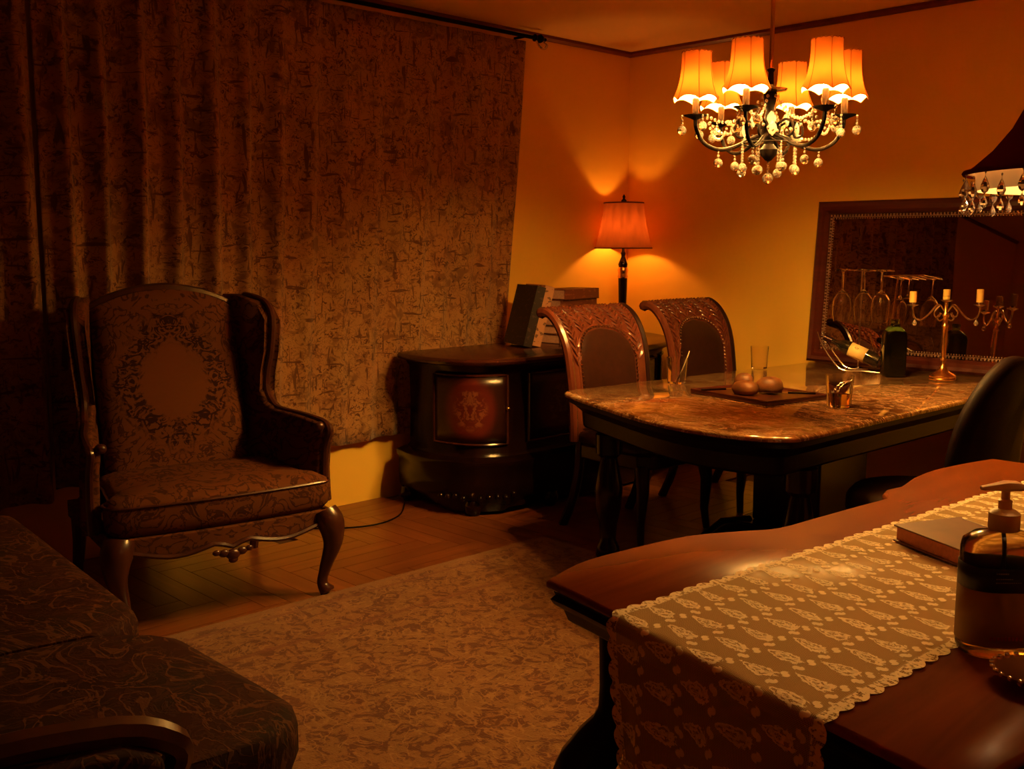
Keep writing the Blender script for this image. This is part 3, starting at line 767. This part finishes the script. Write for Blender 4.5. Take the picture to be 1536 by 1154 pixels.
for x, y, ax, ay in ((-1.20, 1.455, -.75, -.65), (-.50, 1.29, .6, -.8), (-1.07, 2.97, -.7, .7), (-.45, 2.94, .7, .7)):
    pts = [(x, y, .66), (x, y, .50), (x+ax*.03, y+ay*.03, .43), (x+ax*.07, y+ay*.07, .36), (x+ax*.075, y+ay*.075, .28), (x+ax*.04, y+ay*.04, .18), (x+ax*.05, y+ay*.05, .08), (x+ax*.09, y+ay*.09, .008)]
    lg = M().tube(catmull(pts, 3), [.035]*4+[.04, .045, .05, .052, .055, .055, .05, .048, .045, .04, .036, .034, .034, .036, .04, .044, .046, .045], 10)
    for i in range(9):
        a = .16+.030*i; q = .035+.058*sin(i/8*PI); lg.ball((x+ax*q, y+ay*q, a), .026, 8, 5, (1, 1, .7))
    lg.build('leg', EDGEW, dk)

# lace runner
lr = None
def yedge(x):
    t = max(0, min(1, (x+1.29)/.86)); return 1.355 - .015*sin(t*PI) - .20*t**1.25
RL, DR = 1.62, .52
def cl(y): return -.855 + .075*(y-1.28)/1.3, .4475*(1-.12*(y-1.28)/1.3)
def rfn(u, v):
    s = v*(RL+DR+.03)      # from far end towards the fold
    uu = 2*u - 1
    y = 1.28 + (RL - s) if s < RL else 1.28
    cx, w = cl(max(y, 1.28))
    k = abs(sin(s*PI/.038))**.75
    sc = .010*k*max(0, (abs(uu)-.93)/.07)
    if s >= RL:
        h = min(1, (s-RL)/.45); w *= (1 - .16*h*h)
        cx += .02*h
        x = cx + uu*(w/2 + sc)
        ye = yedge(cx + uu*.22)
        q = s - RL
        if q < .03: a = q/.03*PI/2; return (x, ye - .002 - .016*sin(a), .7625 - .016*(1-cos(a)))
        q -= .03
        amp = .018*min(1, q*5)
        rip = .5+.5*sin(uu*8.5+q*2.0)
        return (x - .012*sin(uu*8.5)*min(1, q*3), ye - .020 - amp*rip, .7465 - q*(1-.02*rip))
    x = cx + uu*(w/2 + sc)
    f = (RL-s)
    y = 1.28 + f + (yedge(cx+uu*.22)-1.28)*max(0, 1-f/.9)
    return (x, y, .7625 + .0012*sin(x*60+y*31))
lr = M().grid(64, 430, rfn, lambda u, v: (u*.44, v*(RL+DR+.03))).build('lace_runner', LACE, None, ang=3.1)
tag(lr, 'cream lace runner with scalloped edges draped over the foreground table', 'table runner')

# hardcover book on the runner
PINKP = plain('pink_page_edges', (.60, .26, .20), .8, var=.12, sc=120)
BC = plain('brown_cloth_cover', (.17, .06, .025), .55, var=.15)
bkb = book('book', 'closed brown hardcover with pinkish page edges on the lace runner', (-.80, 2.075, .7655), (.235, .175, .036), (0, 0, R(-26)), BC, PINKP, None)
bkb.rotation_euler = (0, 0, R(154))

# pump bottle
bt = thing('soap_bottle', 'clear pump bottle of amber liquid with cream pump in the right foreground', 'bottle', (-.565, 1.60, .7605), R(45)); bt.scale = (.9, .9, .97)
def oval(rx, ry, z, n=36, e=2.6):
    out = []
    for i in range(n):
        a = 2*PI*i/n; c_, s_ = cos(a), sin(a)
        out.append((rx*math.copysign(abs(c_)**(2/e), c_), ry*math.copysign(abs(s_)**(2/e), s_), z))
    return out
pr_ = [(.055, .038, 0), (.063, .044, .004), (.066, .047, .012), (.066, .047, .168), (.063, .045, .182), (.045, .036, .193), (.018, .018, .198), (.017, .017, .206)]
M().loft([oval(a, b, z) for a, b, z in pr_]).build('bottle_body', SOAPG, bt, ang=1)
NAVY = plain('navy_label', (.006, .008, .02), .35)
LBL2 = plain('tan_lower_label', (.36, .22, .06), .5, var=.05)
M().loft([oval(.0672, .0482, z) for z in (.110, .148)], cap=False).build('upper_label', NAVY, bt, solid=.0005, off=1)
lb = M().loft([oval(.0672, .0482, z) for z in (.022, .110)], cap=False).build('lower_label', LBL2, bt, solid=.0005, off=1)
tx = M()
for r_, (z, x0, x1, s_) in enumerate(((.140, -.03, -.012, .0022), (.132, -.03, -.002, .0015), (.126, -.03, .01, .0015))):
    x = x0
    while x < x1: tx.box(x, x+.0025, -.0492, -.0488, z, z+s_); x += .0036
tx.build('label_print', plain('pale_print', (.3, .3, .3), .5), bt)
tx = M(); x = -.035
while x < .02: tx.box(x, x+.004, -.0492, -.0488, .034, .040); x += .0062
tx.build('label_print', plain('red_print', (.35, .05, .02), .5), bt)
M().lathe([(.024, .199), (.025, .203), (.025, .226), (.018, .231), (.011, .233), (.011, .246), (.007, .248), (.007, .262)], 24).build('pump_collar', PLAST, bt)
M().lathe([(.0035, .03), (.0035, .2)], 8).build('dip_tube', PLAST, bt)
hd = M().loft([[(x, y*wd, .262+z_*hh) for y, z_ in ((-1, .3), (-.8, 1), (.8, 1), (1, .3), (.8, 0), (-.8, 0))] for x, wd, hh in ((-.042, .006, .006), (-.02, .009, .010), (0, .013, .014), (.02, .013, .013), (.032, .009, .008))])
hd.build('pump_head', PLAST, bt, bevel=.002)
# small silver dish near the bottle
dd = thing('trinket_dish', 'small ornate metal dish beside the pump bottle, cut by the photo edge', 'dish', (-.475, 1.50, .7605), 0)
M().lathe([(.02, 0), (.022, .003), (.010, .008), (.012, .013), (.05, .020), (.056, .026), (.050, .025), (.01, .018)], 24).build('bowl', BRASS, dd)
o = M()
for i in range(24): o.ball((.056*cos(2*PI*i/24), .056*sin(2*PI*i/24), .026), .0045, 6, 4)
o.build('beaded_rim', SILVER, dd)

# bell-shaped bead lamp
bl = thing('beaded_lamp', 'lamp with burgundy bell shade and crystal bead fringe at the right edge', 'lamp', (-.505, 1.80, .7605), 0)
M().lathe([(.07, 0), (.075, .01), (.05, .03), (.02, .05), (.016, .08), (.03, .12), (.038, .18), (.03, .25), (.014, .3), (.012, .45), (.02, .47), (.01, .5), (.008, .72)], 24).build('base', BRONZE, bl)
ZR = .736; RR = .215
prf = [(RR, ZR), (RR*.93, ZR+.012), (.175, ZR+.035), (.148, ZR+.07), (.128, ZR+.11), (.11, ZR+.16), (.095, ZR+.21), (.08, ZR+.26)]
prf2 = [(r-.004, z) for r, z in prf]
sh = M().lathe(prf, 64, cap=False).build('lamp_shade', VELVET, bl, ang=3)
M().lathe(prf2, 64, cap=False).build('lining', LINER, bl, ang=3)
M().lathe([(.196, ZR-.028), (.199, ZR+.004)], 64, cap=False).build('lining_skirt', LINER, bl, ang=3)
M().tube([(RR*cos(2*PI*i/64), RR*sin(2*PI*i/64), ZR) for i in range(65)], .004, 6).build('trim_ring', VELVET, sh)
M().lathe([(.006, .725), (.018, .74), (.024, .77), (.015, .80), (.003, .81)], 12).build('bulb', BULB3, bl)
M().tube([(0, 0, .72), (.045, 0, .77), (.05, 0, .88), (0, 0, ZR+.255)], .003, 6).build('harp', BRASS, bl)
M().tube([(-.081, 0, ZR+.257), (.081, 0, ZR+.257)], .0025, 6).build('spider', BRASS, bl)
def drop(n=8):     # faceted drop, top at z=0
    return [(.0008, 0), (.003, -.004), (.0075, -.014), (.009, -.020), (.006, -.027), (.0008, -.031)]
dm = M().lathe([(r, z) for r, z in ((.0008, 0), (.0022, -.002), (.0008, -.005))], 6)
dm.tube([(0, 0, 0), (0, 0, -.012)], .0006, 4); dm.T = Matrix.Translation((0, 0, -.010)); dm.lathe(drop(), 8)
dm.T = Matrix.Translation((0, 0, -.044)); dm.lathe([(r*.75, z*.75) for r, z in drop()], 8)
dm.T = None; dm.tube([(0, 0, -.04), (0, 0, -.045)], .0006, 4)
dme = dm.mesh('crystal_drop', .2); dme.materials.append(CRYST)
for i in range(36):
    a = 2*PI*(i+.3)/36; o = place(link('crystal_drop', dme, sh), (RR*cos(a), RR*sin(a), ZR - (.002 if i % 2 else .008))); o.scale = (.8, .8, .85)
for a, r, z in ((2.2, .10, .66), (2.5, .11, .665), (2.75, .09, .655), (3.1, .105, .66), (3.5, .1, .66), (2.95, .12, .645)):
    place(link('crystal_pendant', dme, bl), (r*cos(a), r*sin(a), z))
o = M()
for k in range(6): a = 2*PI*k/6+2.5; o.tube(catmull([(0, 0, .62), (.05*cos(a), .05*sin(a), .60), (.09*cos(a), .09*sin(a), .63), (.11*cos(a), .11*sin(a), .665)], 3), .003, 6)
o.build('crystal_bracket', BRASS, bl)

# ------------------------------------------------------------------ mirror leaning on the back wall
mz = TZ + .001; LEAN = math.atan2(.075, .88)
mr = thing('wall_mirror', 'large mirror in red-brown wooden frame with beaded inner border, leaning on the wall', 'mirror', (-2.30, 5.345, mz), 0)
mr.rotation_euler = (-LEAN, 0, 0)
MW, MH, FWd = .715, .90, .070
def rectloop(x, z0, z1, y): return [(-x, y, z0), (x, y, z0), (x, y, z1), (-x, y, z1)]
prof = [(0, .0), (0, -.03), (.012, -.042), (.03, -.036), (.05, -.04), (.065, -.026), (.070, -.012), (.070, 0)]
M().loft([rectloop(MW-d, d, MH-d, y) for d, y in prof], cap=False).build('frame', FRAMEW, mr, ang=.5)
MIR = NT('mirror_glass').set(col=(.62, .50, .42), metal=1.0, rough=.015)
M().box(-MW+.066, MW-.066, -.012, -.004, .066, MH-.066).build('mirror_pane', MIR, mr)
M().box(-MW+.01, MW-.01, -.003, .0, .01, MH-.01).build('backing', EDGEW, mr)
def beadloop(d, r, step, y):
    m = M(); pts = rectloop(MW-d, d, MH-d, y); pts.append(pts[0])
    for p, q in zip(pts, pts[1:]):
        p, q = Vector(p), Vector(q); k = int((q-p).length/step)
        for i in range(k): m.ball(tuple(p.lerp(q, i/k)), r, 6, 4)
    return m
o = beadloop(.078, .0062, .018, -.015).build('bead_border', BEADM, mr); o['kind'] = 'stuff'
o = beadloop(.094, .0042, .014, -.0125).build('bead_border', BEADM, mr); o['kind'] = 'stuff'
m = M(); 
for d in (.086,):
    pts = rectloop(MW-d, d, MH-d, -.013); pts.append(pts[0]); 
    for p, q in zip(pts, pts[1:]): m.tube([p, q], .0022, 5)
m.build('inner_fillet', BEADM, mr)

# ------------------------------------------------------------------ things on the table
ZT = TZ + .0008
def tumbler(label, loc, r, h, liq=0):
    th = thing('glass_tumbler', label, 'glass', (*loc, ZT), 0, 'glass tumblers on the marble table')
    M().lathe([(r*.82, 0), (r*.86, .003), (r, h), (r-.0022, h), (r*.84-.0015, .011), (.001, .010)], 28, cap=True).build('tumbler', GLASS, th, ang=.6)
    if liq: M().lathe([(r*.80-.003, .0125), (r*.84+.0, .0125+liq)][:1] + [(r*.83-.001, .0125+liq*.99), (.001, .0125+liq)], 24).build('drink', AMBER, th, ang=.5)
    return th
tumbler('left glass tumbler near the first carved chair', (-2.945, 3.99), .050, .125)
tumbler('middle glass tumbler behind the board with bread', (-3.0, 4.80)[0:2], .048, .120)
t3 = tumbler('right glass tumbler in front of the wine rack', (-2.04, 3.87), .056, .130, .045)
st = thing('drinking_straw', 'pale curved straw standing in the left tumbler', 'straw', (-2.945, 3.99, ZT))
M().tube(catmull([(.0, -.0, .014), (.02, .018, .07), (.035, .034, .125), (.042, .040, .155)], 4), .0028, 6).build('tube', PLAST, st)

sb = thing('serving_board', 'dark wooden serving board with stepped edge in the middle of the table', 'board', (-2.435, 3.90, ZT), R(-12))
M().box(-.23, .23, -.19, .19, 0, .012).build('board', wood('board_wood', (.06, .014, .006), (.13, .03, .012), .35, .2, 0), sb, bevel=.004)
M().loft([[(sx*(a), sy*(b), z) for sx, sy in ((-1, -1), (1, -1), (1, 1), (-1, 1))] for a, b, z in ((.23, .19, .0125), (.23, .19, .020), (.215, .175, .020), (.21, .17, .014))], capends=(0, 0)).build('rim', FRAMEW, sb)
def bun(label, loc, sc, rz=0, cat='bread'):
    m = M(); m.loft([[(sc[0]*r*cos(2*PI*j/16)*(1+.06*sin(3*2*PI*j/16+r*4)), sc[1]*r*sin(2*PI*j/16)*(1+.05*cos(2*2*PI*j/16)), sc[2]*z) for j in range(16)] for r, z in ((.3, 0), (.85, .06), (1.0, .35), (.93, .65), (.7, .9), (.35, 1.0), (.05, 1.02))])
    o = m.build('bread_roll', CRUST, None, ang=3); o.location = loc; o.rotation_euler = (0, 0, rz)
    tag(o, label, 'bread', 'bread rolls on the serving board'); return o
zb = ZT + .0145
bun('front round bread roll on the serving board', (-2.45, 3.82, zb), (.062, .05, .058))
bun('right rear bread roll on the serving board', (-2.40, 3.93, zb), (.060, .055, .070), .6)
bun('left rear small bread roll on the serving board', (-2.53, 3.93, zb), (.045, .04, .075), .2)
# pale cloth scrap / paper wrap between rolls
def knife(label, loc, rz):
    th = thing('knife', label, 'knife', loc, rz, 'knives on the serving board')
    M().loft([[(x, y, z) for y, z in ((-.008*w, .0), (.008*w, 0), (.009*w, .009), (-.009*w, .009))] for x, w in ((-.07, .9), (-.05, 1.2), (0, 1), (.045, .8))]).build('handle', DARK, th, bevel=.002)
    M().loft([[(x, y, z) for y, z in ((-.010*w, .003), (.008*w, .003), (.008*w, .005), (-.010*w, .0045))] for x, w in ((.045, .9), (.09, 1.1), (.13, .7), (.155, .1))]).build('blade', SILVER, th)
    return th
knife('dark-handled knife lying left of the rolls on the board', (-2.585, 3.795, zb+.006), R(60))
knife('dark-handled knife lying right of the rolls on the board', (-2.27, 3.95, zb+.006), R(215))

# candelabra
cb = thing('candelabra', 'brass three-armed candelabra with short cream candles before the mirror', 'candelabra', (-2.11, 5.03, ZT), R(45.5))
M().lathe([(.062, 0), (.064, .006), (.060, .012), (.064, .020), (.058, .028), (.034, .040), (.020, .055), (.011, .075), (.010, .09)], 28).build('base', BRASS, cb)
M().lathe([(.010, .09), (.016, .098), (.009, .108), (.012, .13), (.015, .20), (.013, .25), (.018, .262), (.010, .275), (.012, .30), (.019, .315), (.010, .33), (.008, .385)], 20).build('stem', BRASS, cb)
for sx in (-1, 1):
    arm = M().tube(catmull([(sx*.008, 0, .335), (sx*.03, 0, .365), (sx*.05, 0, .36), (sx*.085, 0, .32), (sx*.12, 0, .295), (sx*.15, 0, .305), (sx*.163, 0, .34), (sx*.163, 0, .365)], 5), .0048, 8)
    arm.tube(catmull([(sx*.03, 0, .365), (sx*.055, 0, .335), (sx*.05, 0, .31), (sx*.03, 0, .312), (sx*.03, 0, .33)], 5), .004, 7)
    arm.tube(catmull([(sx*.008, 0, .30), (sx*.03, 0, .29), (sx*.04, 0, .31), (sx*.02, 0, .325)], 4), .004, 7)
    am = arm.build('arm', SILVER, cb)
    M().lathe([(.006, .355), (.010, .360), (.028, .366), (.030, .369), (.012, .371), (.014, .380), (.016, .392), (.013, .392)], 20, (sx*.163, 0, 0)).build('drip_cup', SILVER, am)
    M().lathe([(.0, 0), (.004, -.004), (.010, -.018), (.011, -.024), (.006, -.032), (.0, -.034)], 10, (sx*.15, 0, .298)).build('crystal_drop', CRYST, am)
M().lathe([(.006, .378), (.026, .388), (.028, .391), (.012, .393), (.015, .405), (.017, .412), (.014, .412)], 20).build('drip_cup', SILVER, cb)
for k, (x, z, h) in enumerate(((-.163, .380, .052), (0, .394, .048), (.163, .380, .062))):
    a = R(45.5); cz = thing('candle', ('short cream candle on the left arm of the candelabra', 'cream candle on the centre stem of the candelabra', 'tallest cream candle, on the right candelabra arm')[k], 'candle',
              (-2.11+x*cos(a), 5.03+x*sin(a), ZT+z), 0, 'candles in the candelabra')
    M().lathe([(.0165, 0), (.0165, h), (.012, h+.001), (.005, h-.002), (.0, h-.003)], 16).build('wax', WAX, cz)
    M().tube([(0, 0, h-.004), (.001, 0, h+.007)], .0008, 5).build('wick', DARK, cz)

# wine rack with hanging glasses, reclining bottle, green bottle
rk = thing('wine_rack', 'curved silver wire wine rack holding a bottle and upside-down glasses', 'wine rack', (-2.58, 5.07, ZT), R(12))
o = M()
for y in (-.05, .05):
    o.tube(catmull([(-.20, y, .20), (-.175, y, .14), (-.12, y, .06), (-.06, y, .006), (.05, y, .006), (.16, y, .006), (.22, y, .05), (.23, y, .12), (.20, y, .19)], 5), .0042, 7)
o.tube([(-.06, -.05, .006), (-.06, .05, .006)], .0042, 6); o.tube([(.16, -.05, .006), (.16, .05, .006)], .0042, 6)
o.build('cradle', SILVER, rk)
o = M()
o.tube([(-.02, .10, .006), (-.02, .10, .52)], .005, 8); o.tube([(-.02, .10, .006), (-.02, .05, .006)], .005, 8)
for x in (-.110, -.060, -.015, .035, .090, .140): o.tube([(x, .10, .525), (x, -.07, .525)], .003, 6)
o.tube([(-.115, .10, .523), (.145, .10, .523)], .004, 6)
o.build('glass_rail', SILVER, rk)
ca_, sa_ = cos(R(12)), sin(R(12))
def rk2w(x, y): return (-2.58 + x*ca_ - y*sa_, 5.07 + x*sa_ + y*ca_)
gprof = [(.034, 0), (.035, -.002), (.012, -.006), (.0042, -.014), (.0038, -.085), (.006, -.093), (.022, -.107), (.036, -.132), (.041, -.165), (.039, -.200), (.033, -.232), (.0318, -.232), (.0375, -.200), (.0395, -.165), (.0345, -.133), (.020, -.109), (.002, -.098)]
gl = None
for k, (x, y) in enumerate(((-.085, -.02), (.010, .035), (.115, -.03))):
    wx, wy = rk2w(x, y)
    if gl is None:
        gl = M().lathe(gprof, 28).build('wine_glass', GLASS, None, ang=.9); o = gl
    else: o = gl.copy(); COL.objects.link(o)
    o.location = (wx, wy, ZT+.533); o.scale = (1.22, 1.22, 1.18)
    tag(o, ('leftmost wine glass hanging upside down from the wire rack', 'middle wine glass hanging upside down from the wire rack', 'rightmost wine glass hanging upside down, above the green bottle')[k], 'wine glass', 'wine glasses hanging from the rack')
wb = thing('wine_bottle', 'dark wine bottle with cream label lying tilted in the wire rack', 'bottle', (0, 0, 0), 0)
bprof = [(.001, 0), (.030, .0), (.037, .006), (.037, .185), (.034, .205), (.018, .232), (.0145, .25), (.0135, .30), (.016, .302), (.016, .312), (.013, .314), (.001, .314)]
M().lathe(bprof, 28).build('bottle_body', WINEG, wb, ang=.6)
M().lathe([(.0374, .075), (.0374, .165)], 28, cap=False).build('label', LABEL, wb, solid=.0004, off=1)
em = M(); em.loft([[(.0382*cos(a), .0382*sin(a), .13+dz) for a, dz in ((-.9+.16*cos(t), .010*sin(t)) for t in [2*PI*i/14 for i in range(14)])]]*1 + [[(.0379*cos(a), .0379*sin(a), .13+dz) for a, dz in ((-.9+.11*cos(t), .007*sin(t)) for t in [2*PI*i/14 for i in range(14)])]], cap=False)
em.build('label_emblem', BRONZE, wb)
M().lathe([(.0168, .268), (.0168, .3145), (.001, .316)], 20).build('foil', plain('dark_foil', (.03, .006, .005), .3, .5), wb)
wx, wy = rk2w(.115, .0)
wb.location = (wx, wy, ZT+.052); wb.rotation_euler = (0, R(-68), R(12))
gb = thing('green_bottle', 'dark green square-shouldered glass bottle standing right of the wine rack', 'bottle', (-2.34, 4.98, ZT), R(40)); gb.scale = (1.15, 1.15, 1)
gp = [(.040, 0), (.046, .004), (.048, .012), (.048, .205), (.044, .225), (.030, .245), (.020, .255), (.018, .275), (.020, .278), (.019, .288)]
M().loft([oval(a, a, z, 32, 5 if a > .035 else 2) for a, z in gp]).build('bottle_body', GREENG, gb, ang=.8)
M().loft([oval(a*.9, a*.9, z+.006, 28, 5 if a > .035 else 2) for a, z in gp[:-4]]).build('drink', plain('dark_green_liquid', (.05, .08, .012), .1), gb, ang=.8)

# ------------------------------------------------------------------ chandelier
ch = thing('chandelier', 'six-arm crystal chandelier with glowing orange bell shades over the table', 'chandelier', (-2.175, 3.497, 0), R(45.58))
ZA = 1.80
M().tube([(0, 0, 2.02), (0, 0, 2.30), (0, 0, H-.03)], .008, 8).build('hanging_rod', BRASS, ch)
M().lathe([(.001, -.03), (.04, -.028), (.055, -.012), (.06, .0)], 24, (0, 0, H-.001)).build('ceiling_rose', BRASS, ch)
M().lathe([(.001, 1.70), (.012, 1.705), (.03, 1.725), (.034, 1.745), (.018, 1.765), (.02, 1.79), (.04, 1.81), (.045, 1.83), (.024, 1.85), (.014, 1.89), (.022, 1.92), (.026, 1.95), (.012, 1.98), (.010, 2.03), (.016, 2.04), (.001, 2.05)], 18).build('centre_column', BRONZE, ch)
M().lathe([(.012, 1.955), (.06, 1.962), (.064, 1.968), (.02, 1.97), (.012, 1.985)], 18).build('upper_dish', CRYST, ch, ang=.3)
SR0, SR1 = .086, .056
ST = plain('shade_piping', (.32, .10, .03), .7)
def bell():
    rings = []
    n = 48
    for i in range(11):
        t = i/10; r = SR0 + (SR1-SR0)*(1-(1-t)**2.6)
        row = []
        for j in range(n):
            a = 2*PI*j/n; pa = (a*6/(2*PI)) % 1; cz_ = abs(pa-.5)*2      # 0 mid panel, 1 at rib
            rr_ = r*(1 - .035*(1-cz_)*1.0*(1-t*.5) )
            z = 1.925 + .175*t + (.016*(1-cz_**2) )*(1-t)**2 + (.006*abs(sin(a*9)))*t**8
            row.append((rr_*cos(a), rr_*sin(a), z))
        rings.append(row)
    return rings
bell_me = M().loft(bell(), cap=False).mesh('lamp_shade', 3); bell_me.materials.append(SHADE)
br = bell(); ribm = M()
for j in range(0, 48, 8): ribm.tube([(row[j][0]*1.004, row[j][1]*1.004, row[j][2]) for row in br], .0012, 5)
for row in (br[0], br[-1]): ribm.tube([(x*1.003, y*1.003, z) for x, y, z in row+[row[0]]], .0018, 5)
rib_me = ribm.mesh('shade_piping'); rib_me.materials.append(ST)
ball_m = M(); 
for ring in (1,): ball_m.lathe([(.0005, 0), (.006, -.002), (.014, -.008), (.0175, -.0165), (.0175, -.0215), (.014, -.030), (.006, -.036), (.0005, -.038)], 10)
ball_me = ball_m.mesh('crystal_ball', .15); ball_me.materials.append(CRYST)
def strand(p, q, sag=0.0, n=8, r=.0052):
    m = M(); p, q = Vector(p), Vector(q)
    for i in range(n+1):
        t = i/n; c = p.lerp(q, t); c.z -= sag*4*t*(1-t); m.ball(tuple(c), r, 6, 4, (1, 1, 1.15))
    return m
for k in range(6):
    a = R(-181 + 60*k); ca, sa = cos(a), sin(a)
    def pt(r, z): return (r*ca, r*sa, z)
    arm = M().tube(catmull([pt(.03, 1.80), pt(.07, 1.785), pt(.13, 1.755), pt(.19, 1.745), pt(.245, 1.77), pt(.275, 1.82), pt(.28, 1.862)], 5), .0075, 8)
    arm.tube(catmull([pt(.035, 1.83), pt(.08, 1.85), pt(.12, 1.835), pt(.125, 1.80), pt(.10, 1.79), pt(.09, 1.81)], 4), .005, 7)
    am = arm.build('arm', BRONZE, ch)
    c = (.28*ca, .28*sa, 0)
    M().lathe([(.008, 1.856), (.02, 1.862), (.043, 1.870), (.045, 1.874), (.018, 1.873)], 18, c).build('drip_cup', BRONZE, am)
    M().lathe([(.012, 1.872), (.0125, 1.930), (.010, 1.936)], 14, c).build('candle_sleeve', CUP, am)
    M().lathe([(.007, 1.944), (.014, 1.959), (.017, 1.979), (.012, 2.004), (.003, 2.026)], 12, c).build('bulb', BULB, am)
    o = link('lamp_shade', bell_me, am); o.location = (c[0], c[1], 0); o.rotation_euler = (0, 0, a + R(30))
    o = link('shade_piping', rib_me, am); o.location = (c[0], c[1], 0); o.rotation_euler = (0, 0, a + R(30))
    # crystals round each cup
    for d, r, ln in ((0, .05, 2), (2.1, .042, 1), (-2.1, .042, 3)):
        px_, py_ = c[0]+r*cos(a+d), c[1]+r*sin(a+d)
        strand((px_, py_, 1.868), (px_, py_, 1.868-.013*ln), 0, ln, .0052).build('bead_strand', CRYST, am, ang=.2)
        place(link('crystal_ball', ball_me, am), (px_, py_, 1.862-.013*ln))
    # garlands from column to cup and between cups
    strand((.03*ca, .03*sa, 1.94), (.235*ca, .235*sa, 1.872), .055, 14, .0062).build('bead_garland', CRYST, ch, ang=.2)
    a2 = a + R(60)
    strand((.235*ca, .235*sa, 1.862), (.235*cos(a2), .235*sin(a2), 1.862), .07, 14, .0056).build('bead_garland', CRYST, ch, ang=.2)
    # low ball on each arm
    x_, y_ = .19*ca, .19*sa
    strand((x_, y_, 1.737), (x_, y_, 1.722), 0, 1).build('bead_strand', CRYST, ch, ang=.2); place(link('crystal_ball', ball_me, ch), (x_, y_, 1.714))
    # inner leaf crystals
    for rr_, zz in ((.11, 1.84), (.07, 1.88)):
        m = M(); m.T = Matrix.Translation((rr_*cos(a+.4), rr_*sin(a+.4), zz)) @ Matrix.Rotation(a+.4, 4, 'Z')
        m.loft([[(.004*w, -.014*w, z), (.0, -.018*w, z), (-.004*w, -.014*w, z), (-.004*w, .014*w, z), (0, .018*w, z), (.004*w, .014*w, z)] for w, z in ((.1, 0), (.8, -.015), (1, -.03), (.6, -.045), (.05, -.055))])
        m.build('leaf_crystal', CRYST, ch, ang=.2)
for k in range(8):
    a = 2*PI*k/8 + .2; r = .105; x_, y_ = r*cos(a), r*sin(a); d = (.0, .012)[k % 2]
    strand((x_, y_, 1.765), (x_, y_, 1.70-d), 0, 6, .005).build('bead_strand', CRYST, ch, ang=.2)
    place(link('crystal_ball', ball_me, ch), (x_, y_, 1.694-d))
M().tube([(.105*cos(2*PI*i/32), .105*sin(2*PI*i/32), 1.768) for i in range(33)], .003, 6).build('crystal_ring', BRONZE, ch)
o = M()
for k in range(4): a = PI*k/2; o.tube([(.02*cos(a), .02*sin(a), 1.79), (.105*cos(a), .105*sin(a), 1.768)], .003, 6)
o.build('ring_spokes', BRONZE, ch)
strand((0, 0, 1.70), (0, 0, 1.665), 0, 3).build('bead_strand', CRYST, ch, ang=.2)
o = link('crystal_ball', ball_me, ch); o.location = (0, 0, 1.66); o.scale = (1.2, 1.2, 1.2)
